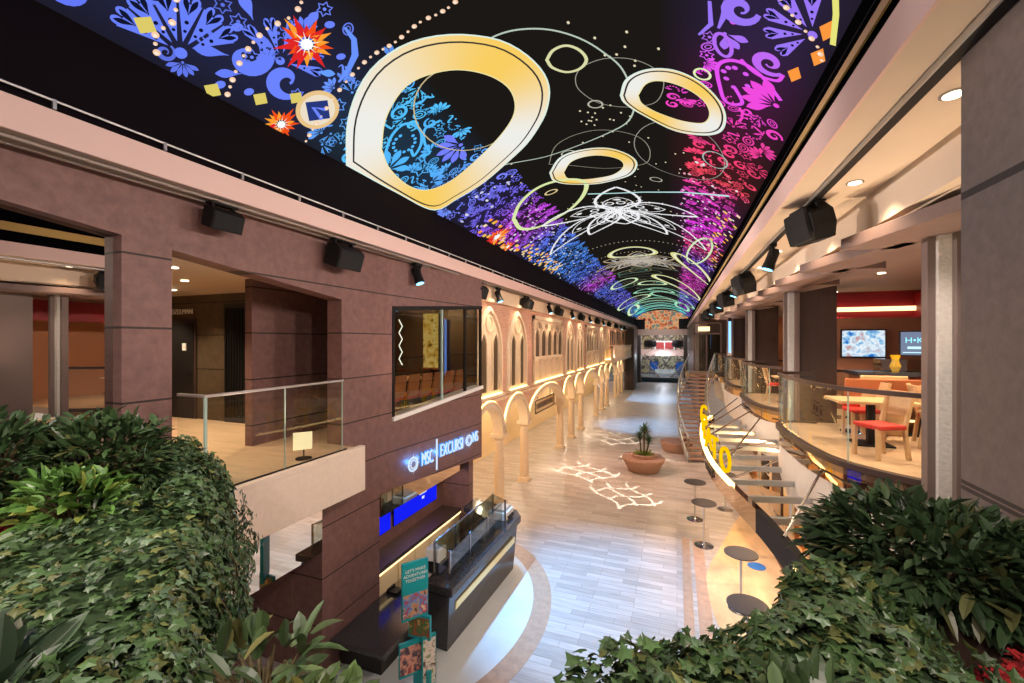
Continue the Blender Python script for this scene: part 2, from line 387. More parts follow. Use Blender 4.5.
# ---- left balcony: plaster fascia, glass and cap rail
r = thing('balcony', 'cream plaster balcony jutting from the bronze panel wall', 'balcony', (-4.9, 4.3, 2.86))
G().box(-5.14, -4.6, 3.12, 5.6, 2.86, 3.5).box(-4.7, -4.6, 3.12, 5.6, 3.5, 3.56).build('fascia', M['bal'], r, bev=.008, local=False)
G().box(-5.14, -4.7, 3.12, 5.6, 3.5, 3.52).build('floor_slab', M['deckstone'], r, local=False)
G().box(-4.72, -4.69, 3.16, 5.3, 3.5, 3.575).build('glass_shoe', M['black'], r, local=False)
r = thing('glass_balustrade', 'clear glass balustrade with thin steel cap on left balcony', 'balustrade', (-4.7, 4.2, 3.5))
for (y0, y1) in ((3.2, 4.18), (4.21, 5.2)):
    G().box(-4.71, -4.695, y0, y1, 3.56, 4.6).build('glass_panel', M['glass'], r, local=False)
    G().box(-4.712, -4.693, y1, y1 + .007, 3.56, 4.6).build('glass_edge', M['glassedge'], r, local=False)
G().box(-5.14, -4.71, 3.17, 3.185, 3.56, 4.6).build('glass_panel', M['glass'], r, local=False)
G().box(-5.14, -4.71, 5.19, 5.205, 3.56, 4.6).build('glass_panel', M['glass'], r, local=False)
G().box(-4.72, -4.685, 3.16, 5.22, 4.6, 4.63).box(-5.14, -4.72, 3.16, 3.2, 4.6, 4.63).build('cap_rail', M['alu'], r, local=False, bev=.005)
G().box(-4.715, -4.69, 3.165, 3.19, 3.56, 4.6).build('corner_post', M['glassedge'], r, local=False)
r = thing('menu_card', 'pale yellow menu board on stand behind the left balcony glass', 'menu', (-5.0, 4.75, 3.52))
G().box(-.2, .2, -.012, .012, .22, .62, M=Matrix.Rotation(.9, 4, 'Z') @ Matrix.Scale(.62, 4)).build('board', mat('menu_paper', (250, 236, 190), .6, emit=(255, 240, 190), es=.35), r)
g = G().tube([(0, .02, 0), (0, .02, .25)], .01); g.lathe([(.11, 0), (.11, .015), (.02, .03)], (0, .02, 0), 20); g.build('stand', M['black'], r)
# doors and signs in the lobby behind
r = thing('louvre_door', 'black louvred door in dark wall behind left balcony', 'door', (-8.6, 6.49, 3.5))
g = G(); g.box(-.38, .38, -.03, 0, 0, 2.5)
g.build('leaf', M['dark'], r)
g = G()
for k in range(9): g.box(-.34 + k * .08, -.30 + k * .08, -.05, -.03, .1, 2.4)
g.build('slats', M['black'], r)
r = thing('lobby_door', 'dark door under white lettering behind left balcony', 'door', (-10.5, 6.49, 3.5))
G().box(-.55, .55, -.03, 0, 0, 2.1).build('leaf', M['dark'], r); G().box(-.62, .62, -.02, 0, 0, 2.2).build('frame', M['brown'], r)
G().box(.2, .32, -.04, -.03, 1.5, 1.66).build('notice', M['white'], r); G().lathe([(.03, 0), (.03, .05)], (.42, -.06, 1.0), 10).build('handle', M['chrome'], r)
t = thing('wall_lettering', 'small white letters above dark lobby door', 'sign', (-10.35, 6.47, 5.86))
text('letters', 'EIZELMAN', .16, M['white'], frame((0, 0, 0), (1, 0, 0), (0, 0, 1), (0, -1, 0)), t)
t = thing('exit_sign', 'lit white emergency exit sign under lobby ceiling', 'sign', (-9.0, 5.2, 6.05)); G().box(-.3, .3, -.02, .02, 0, .14).build('panel', emis('exit_panel', (240, 250, 235), 1.6), t); text('letters', 'EXIT', .11, mat('exit_green', (40, 110, 70)), frame((0, -.025, .07), (1, 0, 0), (0, 0, 1), (0, -1, 0)), t, .002)
# ---- the arcade: brick front with round arches, one thing per column, per arch moulding, per window
AX = -5.2
CY = [10.5, 12.9, 15.35, 20.65, 23.1, 25.55, 30.85, 33.3, 35.75, 41.05, 43.5, 46.0]
def arch_z(y, y0, y1):
    c = (y0 + y1) / 2; a = (y1 - y0) / 2 - .13; q = abs(y - c) / a
    return 2.25 + 1.0 * math.sqrt(max(0, 1 - q * q)) if q < 1 else 2.25
g = G(); ys = []
for i in range(len(CY) - 1):
    n = 24 if CY[i + 1] - CY[i] < 3 else 36; c = (CY[i] + CY[i + 1]) / 2; a = (CY[i + 1] - CY[i]) / 2 - .13
    ys += [(CY[i], 2.25)] + [(c - a * math.cos(PI * k / n), 2.25 + math.sin(PI * k / n) * 1.0) for k in range(n + 1)]
ys += [(CY[-1], 2.25), (48, 2.25)]
for (ya, za), (yb, zb) in zip(ys[:-1], ys[1:]): wallY(g, [(ya, za), (yb, zb), (yb, 6.38), (ya, 6.38)], AX, .26)
struct(g.build('wall_left_arcade', M['brick']))
g = G(); g.box(-5.62, -5.05, 10.32, 48, 6.36, 6.44); g.box(-5.62, -5.12, 10.32, 48, 6.44, 6.82); struct(g.build('trim_9', M['stone_trim']))
g = G(); g.box(-5.3, AX + .03, 10.3, 48, 3.36, 3.44); struct(g.build('trim_10', M['stone_trim']))
g = G(); g.box(-8.3, -8.1, 10.3, 48, 0, 3.4); g.box(-8.3, -5.6, 10.2, 10.32, 0, 3.4); struct(g.build('wall_arcade_back', M['wall']))
g = G(); g.box(-8.3, -5.5, 10.3, 48, 3.36, 3.5); struct(g.build('ceiling_arcade', M['wall']))
proto = None
for i, y in enumerate(CY):
    lab = '%s sandstone column of the arcade counting from the black counter' % ORD[i]
    if proto is None:
        r = proto = thing('arcade_column', lab, 'column', (AX - .13, y, 0), group='arcade columns')
        g = G(); g.box(-.2, .2, -.2, .2, 0, .1); g.lathe([(.19, .1), (.2, .14), (.15, .2), (.155, .24)], n=20); g.build('base', M['stone_trim'], r)
        G().lathe([(.165, .2), (.16, 1.0), (.145, 2.0)], n=20).build('shaft', M['stone'], r, True)
        g = G(); g.lathe([(.13, 1.95), (.15, 1.99), (.135, 2.03), (.19, 2.14)], n=20); g.box(-.22, .22, -.22, .22, 2.14, 2.26); g.build('capital', M['stone_trim'], r)
    else: dup(proto, (AX - .13, y, 0), label=lab)
for i in range(len(CY) - 1):
    c = (CY[i] + CY[i + 1]) / 2; a = (CY[i + 1] - CY[i]) / 2 - .13; wide = a > 2
    r = thing('arch_moulding', '%s pale stone arch of the arcade, %s, edged with warm light' % (ORD[i], 'wide' if wide else 'narrow'), 'arch', (AX, c, 2.25), group='arcade arches')
    n = 40; pth = [((0, -a * math.cos(PI * k / n), math.sin(PI * k / n)), (1, 0, 0), Vector((0, -math.cos(PI * k / n) / a, math.sin(PI * k / n))).normalized()) for k in range(n + 1)]
    G().sweep(pth, [(-.28, -.02), (.06, -.02), (.06, .09), (.09, .1), (.09, .17), (-.02, .17), (-.02, .012), (-.28, .012)]).build('moulding', M['stone_trim'], r, True)
    G().sweep(pth, [(.005, .175), (.05, .175), (.05, .2), (.005, .2)]).build('light_strip', M['warm'], r)
# gothic windows
def ogive(c, a, zs, z1, n=12):
    h = z1 - zs; R = (h * h + a * a) / (2 * a); ph = math.asin(min(1, h / R)); out = []
    for k in range(n + 1):
        t = ph * k / n; out.append((c - a + R - R * math.cos(t), zs + R * math.sin(t)))
    return out + [(2 * c - y, z) for y, z in reversed(out[:-1])]
def ogframes(pts, x):
    fr = []
    for k, (y, z) in enumerate(pts):
        a = pts[max(k - 1, 0)]; b = pts[min(k + 1, len(pts) - 1)]; d = Vector((0, b[0] - a[0], b[1] - a[1])).normalized()
        fr.append(((x, y, z), (1, 0, 0), (0, -d[2], d[1])))
    return fr
WN = 0
def window(parts, label):
    global WN; WN += 1
    o = bpy.data.objects.new('window_%d' % WN, None); COL.objects.link(o); struct(o, label, 'window')
    return o
def lancet(y0, y1, z0, z1, label, lights=2):
    r = window(None, label); c = (y0 + y1) / 2; a = (y1 - y0) / 2; zs = z0 + (z1 - z0) * .5
    out = [(y0, z0)] + ogive(c, a, zs, z1) + [(y1, z0)]
    G().sweep(ogframes(out, AX), [(0, -.04), (.1, -.04), (.1, .05), (.05, .1), (0, .1)]).build('frame', M['stone_trim'], r, True)
    ins = [(y0 + .06, z0)] + ogive(c, a - .06, zs, z1 - .1) + [(y1 - .06, z0)]
    G().extr([(AX + .03, y, z) for y, z in ins], (-.05, 0, 0)).build('panel', M['stone'], r)
    wl = a * .52 if lights == 2 else a * .8
    for q in ((-.5, .5) if lights == 2 else (0,)):
        cc = c + q * a; zz = z0 + (z1 - z0) * .56
        ol = [(cc - wl / 2, z0 + .1)] + ogive(cc, wl / 2, zz, zz + wl * .9, 8) + [(cc + wl / 2, z0 + .1)]
        G().extr([(AX + .034, y, z) for y, z in ol], (-.01, 0, 0)).build('pane', M['lancet'], r)
        G().sweep(ogframes(ol, AX + .03), [(0, -.02), (.05, -.02), (.05, .04), (0, .04)]).build('tracery', M['stone_trim'], r, True)
    G().tube([(AX + .05, c + a * .26 * math.cos(t * PI / 10), z0 + (z1 - z0) * .83 + a * .26 * math.sin(t * PI / 10)) for t in range(20)], .03, 6, closed=True).build('oculus', M['stone_trim'], r, True)
    G().box(AX, AX + .16, y0 - .12, y1 + .12, z0 - .1, z0 - .02).build('sill', M['stone_trim'], r)
    G().box(AX + .06, AX + .12, y0 + .06, y1 - .06, z0 - .02, z0 + .015).build('light_strip', M['warm'], r)
def tracery(y0, y1, z0, z1, label, n=5):
    r = window(None, label); w = (y1 - y0) / n; zm = z0 + (z1 - z0) * .36
    g = G(); g.box(AX, AX + .1, y0, y0 + .12, z0, z1).box(AX, AX + .1, y1 - .12, y1, z0, z1).box(AX, AX + .1, y0, y1, z1 - .14, z1).build('frame', M['stone_trim'], r)
    G().box(AX - .02, AX + .02, y0, y1, z0, z1).build('panel', M['stone'], r)
    g = G(); gg = G()
    for k in range(n):
        c = y0 + (k + .5) * w; a = w * .4
        ol = [(c - a, zm + .06)] + ogive(c, a, z1 - .95, z1 - .5, 6) + [(c + a, zm + .06)]
        gg.extr([(AX + .024, y, z) for y, z in ol], (-.01, 0, 0))
        g.sweep(ogframes(ol, AX + .02), [(0, -.01), (.07, -.01), (.07, .05), (0, .05)])
        lo = [(c - a, z0 + .08)] + ogive(c, a, zm - .3, zm - .08, 5) + [(c + a, z0 + .08)]
        g.sweep(ogframes(lo, AX + .02), [(0, -.01), (.06, -.01), (.06, .045), (0, .045)])
        for q in (-.5, .5):
            g.tube([(AX + .06, c + q * w + .13 * math.cos(t * PI / 6), z1 - .36 + .13 * math.sin(t * PI / 6)) for t in range(12)], .026, 5, closed=True)
    gg.build('panes', M['lancet'], r); g.box(AX, AX + .1, y0, y1, zm - .04, zm + .06).build('tracery', M['stone_trim'], r)
    G().box(AX, AX + .16, y0 - .1, y1 + .1, z0 - .1, z0 - .02).build('sill', M['stone_trim'], r)
    G().box(AX + .06, AX + .12, y0 + .06, y1 - .06, z0 - .02, z0 + .02).build('light_strip', M['warm'], r)
for b, nm in ((0, 'nearest'), (10.25, 'second'), (20.45, 'third')):
    lancet(10.85 + b, 12.6 + b, 3.62, 6.15, 'left pointed arch window of the %s pair on the brick front' % nm)
    lancet(13.25 + b, 15.0 + b, 3.62, 6.15, 'right pointed arch window of the %s pair on the brick front' % nm)
    if b < 15: tracery(15.9 + b, 20.35 + b, 3.62, 6.2, '%s wide tracery window of five lights on the brick front' % nm)
g = G()
for k in range(9): g.box(AX, AX + .05, 36.6 + k * 1.15, 37.0 + k * 1.15, 4.9, 6.1)
r = window(None, 'row of thin window slots above the far stone balcony'); g.build('panes', M['lancet'], r)
# far stone balcony
r = thing('stone_balcony', 'warmly lit stone balcony far along the brick front', 'balcony', (-4.85, 40, 3.6))
G().box(-5.2, -4.5, 33, 47.5, 3.55, 3.8).build('slab', M['stone_trim'], r, local=False)
G().box(-4.66, -4.5, 33, 47.5, 4.7, 4.85).box(-5.2, -4.5, 33, 33.15, 4.7, 4.85).build('coping', M['stone_trim'], r, local=False)
bal = None
for k in range(36):
    if bal is None: bal = G().lathe([(.06, 0), (.09, .25), (.05, .6), (.08, .9)], (0, 0, 0), 10).build('baluster', M['stone_trim'], r, True); bal.location = (.27, -6.8, .2)
    else:
        q = bal.copy(); COL.objects.link(q); q.parent = r; q.location = (.27, -6.8 + k * .4, .2)
G().box(-5.1, -4.8, 33.3, 47.2, 3.82, 3.86).build('light_strip', M['warm'], r, local=False)
o = G().box(-5.3, -4.3, 48, 50.5, 0, 6.6).build('wall_left_pier', M['brown']); struct(o)
o = G().box(-5.3, -4.7, 50.5, 58, 0, 7).build('wall_left_far', M['fin']); struct(o)
# trellis sign over the arcade shops
r = thing('shop_sign', 'cream signboard with dark outlined frame hanging under the wide arch', 'sign', (-5.75, 19.3, 2.2))
G().box(0, .06, -1.5, 1.5, -.1, .45).build('board', M['wall'], r); G().box(.06, .09, -1.5, 1.5, .42, .46).box(.06, .09, -1.5, 1.5, -.12, -.08).box(.06, .09, -1.52, -1.48, -.12, .46).box(.06, .09, 1.48, 1.52, -.12, .46).build('frame', M['dark'], r)
g = G()
for k in range(14): g.box(.06, .08, -1.3 + k * .19, -1.22 + k * .19, .06, .3)
g.box(0, .03, -1.0, -.97, .46, 1.15).box(0, .03, .97, 1.0, .46, 1.15)
g.build('ornament', M['brown'], r)
# ---- far end of the promenade
g = G(); g.box(-5.2, 1.4, 57.8, 58.4, 6.0, 6.75); struct(g.build('ceiling_portal_beam', M['cream']))
g = G(); g.box(-4.9, -4.3, 57.4, 58.4, 0, 6.0); g.box(.75, 1.4, 57.4, 58.4, 0, 6); struct(g.build('wall_far_posts', M['fin']))
g = G(); g.box(-12, 8, 74, 74.3, -1, 9); struct(g.build('wall_far', card('lobby_wall', [(120, 128, 96), (196, 190, 150), (70, 66, 58), (214, 208, 178), (96, 110, 110)], 3, .9)))
g = G(); g.box(-12, 8, 58, 74, -.2, 0); struct(g.build('floor_far', mat('lobby_floor', (150, 170, 190), .2)))
g = G(); g.box(-12, 8, 58.4, 74, 7.0, 7.2); struct(g.build('ceiling_far', M['cream']))
g = G(); g.box(-12, 8, 64, 74, 3.3, 3.6); g.box(-12, 8, 63.9, 64, 3.2, 4.1); struct(g.build('floor_far_deck', M['cream']))
for k, (x, z, lab) in enumerate(((-3.4, 4.9, 'black round glass pod on the left of the far lobby'), (.2, 4.9, 'black round glass pod on the right of the far lobby'))):
    o = G().lathe([(.1, -.55), (.75, -.4), (.85, 0), (.75, .4), (.1, .55)], (0, 0, 0), 20).build('glass_pod', M['black'], smooth=True); o.location = (x, 61.5, z); tag(o, lab, 'decoration', 'far lobby pods')
r = thing('red_kiosk', 'red and white kiosk front on the upper level of the far lobby', 'kiosk', (-1.6, 63.5, 3.6))
G().box(-1.1, 1.1, 0, .4, .6, 1.5).build('red_panel', mat('kiosk_red', (170, 60, 60)), r); G().box(-1.3, 1.3, 0, .5, 1.5, 1.7).box(-1.3, -1.15, 0, .5, .5, 1.7).box(1.15, 1.3, 0, .5, .5, 1.7).box(-.06, .06, -.02, .4, .6, 1.5).build('frame', M['white'], r)
for k, (x, lab) in enumerate(((-3.1, 'blue lit screen left in the far lobby'), (.35, 'blue lit screen right in the far lobby'))):
    t = thing('lobby_screen', lab, 'screen', (x, 66, 1.6), group='far lobby screens'); G().box(-.5, .5, 0, .1, -.5, .7).build('panel', emis('lobby_blue', (40, 80, 150), .8), t); G().box(-.55, .55, .05, .12, -.55, .75).build('bezel', M['black'], t); G().box(-.04, .04, .04, .1, -1.6, -.5).box(-.3, .3, -.1, .25, -1.6, -1.56).build('stand', M['chrome'], t)
r = thing('crystal_staircase', 'glittering glass and chrome staircase at the far end of the promenade', 'staircase', (-1.5, 61, 0))
g = G()
for s in (-1, 1):
    g.tube([(s * .4, 1, .08), (s * 2.6, 0, 2.6), (s * 1.4, 2, 3.4)], .08, 6); g.tube([(s * .4, 1, 1.2), (s * 2.6, 0, 3.5), (s * 1.4, 2, 4.3)], .05, 6)
    for k in range(10): g.box(min(s * (.4 + .22 * k), s * (1.2 + .22 * k)), max(s * (.4 + .22 * k), s * (1.2 + .22 * k)), .2, 1.2, .3 + .23 * k, .36 + .23 * k)
g.tube([(1.5 * math.cos(t * PI / 12), 1 + 1.0 * math.sin(t * PI / 12), .8) for t in range(24)], .06, 6, closed=True)
g.build('flights', M['chrome'], r, True); G().box(-1.3, 1.3, 2, 2.1, .7, 1.4).build('glow_panel', emis('white_panel', (190, 200, 205), .6), r)
r = thing('mirror_plinth', 'dark blue reflective plinth across the far end of promenade', 'plinth', (-1.8, 59.5, 0)); G().box(-2.6, 2.4, 0, .5, 0, .5).build('plinth', mat('plinth', (50, 74, 90), .2), r); G().box(-2.6, 2.4, -.02, .52, .5, .56).build('rim', M['chrome'], r)
# ================================================================== LED SCREEN CEILING: a curved video screen; its picture is drawn on the vault in (arc length, y)
VX, VR, VZ = -1.8, 4.93, 4.37
class Art:
    def __init__(s): s.v = []; s.f = []; s.c = []; s.k = 0
    def P(s, a, y, lift): return (VX + (VR - lift) * math.sin(a / VR), y, VZ + (VR - lift) * math.cos(a / VR))
    def strip(s, A, B, ca, cb, lay, closed=False):
        """band between two point rows of equal length; ca, cb: colours or per-point lists"""
        o = len(s.v); n = len(A); L = .004 * lay
        for k in range(n):
            s.v.append(s.P(*A[k], L)); s.c.append(ca[k] if isinstance(ca, list) else ca)
            s.v.append(s.P(*B[k], L)); s.c.append(cb[k] if isinstance(cb, list) else cb)
        for k in range(n if closed else n - 1):
            j = (k + 1) % n; s.f.append((o + 2 * k, o + 2 * k + 1, o + 2 * j + 1, o + 2 * j))
    def stroke(s, pts, wd, col, lay=3, closed=False):
        n = len(pts); A = []; B = []
        for k in range(n):
            a = pts[k - 1] if (closed or k) else pts[0]; b = pts[(k + 1) % n] if (closed or k < n - 1) else pts[-1]
            dx, dy = b[0] - a[0], b[1] - a[1]; l = math.hypot(dx, dy) or 1; w = (wd[k] if isinstance(wd, list) else wd) / 2
            A.append((pts[k][0] - dy / l * w, pts[k][1] + dx / l * w)); B.append((pts[k][0] + dy / l * w, pts[k][1] - dx / l * w))
        s.strip(A, B, col, col, lay, closed)
    def disc(s, c, rx, ry=None, col=(1, 1, 1), lay=3, rot=0., n=12):
        ry = ry or rx; cs, sn = math.cos(rot), math.sin(rot)
        A = []; B = []
        for k in range(n + 1):
            t = 2 * PI * k / n; x, y = rx * math.cos(t), ry * math.sin(t); A.append((c[0] + x * cs - y * sn, c[1] + x * sn + y * cs)); B.append(c)
        s.strip(A, B, col, col, lay)
    def poly(s, pts, col, lay=3):
        cx = sum(p[0] for p in pts) / len(pts); cy2 = sum(p[1] for p in pts) / len(pts); s.strip(pts + [pts[0]], [(cx, cy2)] * (len(pts) + 1), col, col, lay)
    def tear(s, c, ang, ln, wd, col, lay=3):
        pts = []; ws = []
        for k in range(9):
            t = k / 8; pts.append((c[0] + math.cos(ang) * ln * t, c[1] + math.sin(ang) * ln * t)); ws.append(wd * (math.sin(PI * t ** 1.6) if k < 8 else .02) + .004)
        s.stroke(pts, ws, col, lay)
    def ellipse(s, c, rx, ry, wd, col, lay=3, rot=0., n=40, a0=0, a1=2 * PI):
        cs, sn = math.cos(rot), math.sin(rot); pts = []
        full = abs(a1 - a0 - 2 * PI) < 1e-6
        for k in range(n if full else n + 1):
            t = a0 + (a1 - a0) * k / n; x, y = rx * math.cos(t), ry * math.sin(t); pts.append((c[0] + x * cs - y * sn, c[1] + x * sn + y * cs))
        s.stroke(pts, wd, col, lay, full)
    def spiral(s, c, r, ang, col, lay=3, w=.07, turns=1.4, sgn=1):
        pts = []; ws = []
        for k in range(26):
            t = k / 25; a = ang + sgn * turns * 2 * PI * t; rr = r * (1 - .8 * t); pts.append((c[0] + rr * math.cos(a), c[1] + rr * math.sin(a))); ws.append(w * (.25 + .9 * math.sin(PI * min(1, t * 1.1 + .08))))
        s.stroke(pts, ws, col, lay)
    def wand(s, c, ang, ln, wd, col, dark, lay=3):
        """a heart-ended petal of a fan"""
        d = (math.cos(ang), math.sin(ang)); p = (-d[1], d[0])
        at = lambda u, v: (c[0] + d[0] * u + p[0] * v, c[1] + d[1] * u + p[1] * v)
        s.poly([at(ln * .18, 0), at(ln * .8, wd * .5), at(ln * .78, 0), at(ln * .8, -wd * .5)], col, lay)
        for q in (-1, 1): s.disc(at(ln * .82, q * wd * .24), wd * .27, wd * .2, col, lay, ang)
        for q in (-1, 1): s.tear(at(ln * .62, 0), ang + q * .32, ln * .26, wd * .22, dark, lay + 1)
        s.disc(at(ln * .5, 0), wd * .1, None, dark, lay + 1); s.disc(at(ln * .36, 0), wd * .08, None, dark, lay + 1)
    def fan(s, c, a0, a1, n, ln, wd, col, dark, kind='wand', lay=3):
        for k in range(n):
            a = a0 + (a1 - a0) * k / max(1, n - 1)
            (s.wand(c, a, ln, wd, col, dark, lay) if kind == 'wand' else s.tear((c[0] + math.cos(a) * ln * .15, c[1] + math.sin(a) * ln * .15), a, ln * .85, wd, col, lay))
        s.disc(c, ln * .09, None, col, lay)
    def burst(s, c, r, lay=6):
        for k in range(18):
            a = 2 * PI * k / 18 + random.uniform(-.1, .1); l = r * random.uniform(.6, 1.1); col = random.choice([(.75, .02, .02), (.9, .08, .01), (1, .35, .03)])
            s.poly([(c[0] + math.cos(a - .6) * r * .3, c[1] + math.sin(a - .6) * r * .3), (c[0] + math.cos(a) * l, c[1] + math.sin(a) * l), (c[0] + math.cos(a + .6) * r * .3, c[1] + math.sin(a + .6) * r * .3)], col, lay)
        for k in range(12):
            a = 2 * PI * k / 12 + .1; l = r * random.uniform(.3, .6); s.poly([(c[0] + math.cos(a - .3) * r * .1, c[1] + math.sin(a - .3) * r * .1), (c[0] + math.cos(a) * l, c[1] + math.sin(a) * l), (c[0] + math.cos(a + .3) * r * .1, c[1] + math.sin(a + .3) * r * .1)], (1, .9, .8), lay + 1)
        s.disc(c, r * .2, None, (1, 1, 1), lay + 2)
    def gring(s, out, inn, lay=7, line=True, ph=0.):
        """broad gold-to-white ring between two closed outlines"""
        n = 72
        def res(p):
            q = p + [p[0]]; sp = smooth_path([(a, b, 0) for a, b in q], 10)[:-1]; L = [0]
            for i in range(1, len(sp)): L.append(L[-1] + (sp[i] - sp[i - 1]).length)
            tot = L[-1] + (sp[0] - sp[-1]).length; o2 = []; j = 0
            for k in range(n):
                t = tot * k / n
                while j < len(L) - 1 and L[j + 1] < t: j += 1
                a = sp[j]; b = sp[(j + 1) % len(sp)]; sl = (b - a).length or 1; o2.append(a.lerp(b, min(1, (t - L[j]) / sl)))
            return o2
        A = res(out); B0 = res(inn)
        k0 = min(range(n), key=lambda k: (B0[k] - A[0]).length); B = B0[k0:] + B0[:k0]
        if sum((A[k] - B[k]).length for k in range(n)) > sum((A[k] - B[-k]).length for k in range(n)): B = [B[-k] for k in range(n)]
        cx = sum((p.x for p in A)) / n; cy2 = sum((p.y for p in A)) / n
        def col(p, f):
            a = math.atan2(p.y - cy2, p.x - cx); t = .5 + .5 * math.cos(2 * (a - ph)); g = Vector((.95, .62, .12)).lerp(Vector((.86, .86, .82)), t)
            e = 1.0; return tuple(g * e)
        m = 6
        for i in range(m):
            f0, f1 = i / m, (i + 1) / m
            r0 = [A[k].lerp(B[k], f0) for k in range(n)]; r1 = [A[k].lerp(B[k], f1) for k in range(n)]
            s.strip([(p.x, p.y) for p in r0], [(p.x, p.y) for p in r1], [col(p, 1 - abs(2 * f0 - 1)) for p in r0], [col(p, 1 - abs(2 * f1 - 1)) for p in r1], lay, True)
        s.stroke([(p.x, p.y) for p in A], .025, (.75, .9, .8), lay + 1, True); s.stroke([(p.x, p.y) for p in B], .02, (.9, .8, .4), lay + 1, True)
        if line:
            q = [A[k].lerp(B[k], .2) for k in range(n)]; s.stroke([(p.x, p.y) for p in q], .03, (.03, .03, .03), lay + 1, True)
def sl(r, g, b): return lin((r, g, b))[:3]
A = Art()
# dark base of the screen with a blue or purple wash at its sides
def wash(a, y):
    t = max(0., min(1., (abs(a) - 1.6) / 1.0)); 
    if a < 0: c = side_col(-1, y)
    else: c = side_col(1, y)
    e = max(0., min(1., (3.6 - abs(a)) / .5)); k = .05 * t * (.3 + .7 * e)
    return tuple(.011 * q + k * p for q, p in zip((1.0, .82, .68), c))
LK = [(0, (70, 86, 226)), (4.4, (100, 128, 255)), (5.6, (70, 190, 255)), (7.4, (70, 170, 250)), (9.0, (108, 120, 250)), (10.4, (120, 90, 250)), (11.6, (200, 60, 230)), (12.8, (190, 60, 230)), (14.2, (90, 110, 245)), (17, (60, 140, 240)), (22, (70, 110, 240)), (25.5, (210, 50, 220)), (28, (80, 110, 245)), (40, (110, 90, 240)), (46, (60, 150, 240)), (60, (60, 150, 240))]
RK = [(0, (120, 120, 240)), (5.4, (150, 110, 245)), (6.2, (236, 60, 236)), (7.2, (240, 50, 190)), (8.6, (245, 40, 110)), (10, (245, 60, 80)), (11.4, (236, 50, 200)), (14.5, (226, 40, 226)), (17, (240, 40, 120)), (20, (110, 70, 235)), (24, (220, 40, 190)), (30, (226, 40, 190)), (36, (90, 90, 240)), (46, (170, 50, 220)), (60, (60, 130, 240))]
def side_col(sd, y):
    K = LK if sd < 0 else RK
    for (a, ca), (b, cb) in zip(K[:-1], K[1:]):
        if y <= b:
            t = (y - a) / (b - a); return tuple(p + (q - p) * t for p, q in zip(sl(*ca), sl(*cb)))
    return sl(*K[-1][1])
yy = list(np.concatenate([np.arange(-1, 12, .5), np.arange(12, 58.6, 1.5)]))
for y0, y1 in zip(yy[:-1], yy[1:]):
    row = [-3.56 + 7.12 * k / 40 for k in range(41)]
    A.strip([(a, y0) for a in row], [(a, y1) for a in row], [wash(a, y0) for a in row], [wash(a, y1) for a in row], 0)
DK = (.006, .008, .03)
def C(sd, y, k=1.): c = side_col(sd, y); return tuple(min(1, v * k + .03) for v in c)
# near left: the two heart fans, spirals, coin
A.fan((-3.31, 3.03), 1.6 - PI, .5, 6, .66, .2, C(-1, 3.5), DK); A.fan((-3.2, 2.2), -1.0, 1.0, 5, .6, .2, C(-1, 3), DK)
A.fan((-2.76, 3.86), -1.4, 1.2, 6, .58, .14, C(-1, 4), DK); A.spiral((-2.93, 3.55), .26, -.6, C(-1, 3.6), w=.16, turns=1.0); A.spiral((-2.93, 4.08), .22, 2.2, C(-1, 3.8), w=.14, turns=.9)
A.tear((-2.56, 3.37), -1.0, .3, .12, C(-1, 4)); A.tear((-2.25, 3.8), -.1, .24, .1, C(-1, 4.2)); A.tear((-2.6, 4.28), 1.0, .24, .1, C(-1, 4.8)); A.tear((-3.15, 3.62), -2.2, .28, .1, C(-1, 3.2)); A.tear((-3.05, 3.4), -2.0, .34, .12, C(-1, 3.2))
A.stroke([(-1.93, 4.11), (-1.96, 4.3), (-2.1, 4.47), (-2.3, 4.56), (-2.53, 4.6)], [.03, .07, .09, .07, .03], C(-1, 4.6))
for p in ((-2.73, 3.3), (-3.14, 3.22), (-2.03, 3.97), (-2.24, 4.36), (-3.4, 3.5), (-3.3, 3.8)): A.disc(p, .06, .045, C(-1, 4), rot=.6)
A.disc((-3.02, 4.65), .3, .3, (.82, .56, .26), 6, n=40); A.disc((-3.02, 4.65), .24, .24, (.85, .74, .58), 7, n=40); A.poly([(-3.02, 4.43), (-2.82, 4.65), (-3.02, 4.87), (-3.22, 4.65)], (.02, .04, .2), 8); A.stroke([(-3.1, 4.78), (-3.02, 4.56), (-2.95, 4.72)], .05, C(-1, 4.3), 9)
# inside the big ring: blue folk pattern
c = lambda y: C(-1, y)
A.fan((-2.04, 7.26), PI * .62, PI * 1.45, 6, .5, .15, c(9), DK, 'tear'); A.stroke([(p.x, p.y) for p in smooth_path([(-3.09, 6.19, 0), (-2.71, 5.96, 0), (-2.4, 5.96, 0), (-2.32, 6.26, 0), (-2.5, 6.56, 0), (-2.76, 6.68, 0), (-2.7, 6.5, 0)])], .055, c(6)); A.stroke([(p.x, p.y) for p in smooth_path([(-1.96, 6.39, 0), (-2.26, 6.34, 0), (-2.46, 6.62, 0), (-2.55, 6.9, 0), (-2.72, 6.8, 0)])], .05, c(6))
A.ellipse((-2.32, 5.69), .12, .1, .05, c(5.8)); A.fan((-3.24, 6.46), -.9, 1.0, 4, .44, .14, c(6.6), DK, 'tear')
for k in range(12): t = k / 11 * 1.6 * PI; A.disc((-2.68 + .2 * math.cos(t), 6.28 + .2 * math.sin(t)), .032, None, c(6.4))
st = [(-2.88 + (.2 if k % 2 else .12) * math.cos(k * PI / 6), 7.06 + (.24 if k % 2 else .14) * math.sin(k * PI / 6)) for k in range(12)]; A.stroke(st, .03, c(6.8), closed=True)
for p in ((-2.1, 5.6), (-1.95, 5.75)): A.stroke([(p[0] - .15, p[1]), (p[0], p[1] + .05), (p[0] + .15, p[1] + .02)], [.02, .05, .02], c(5.8))
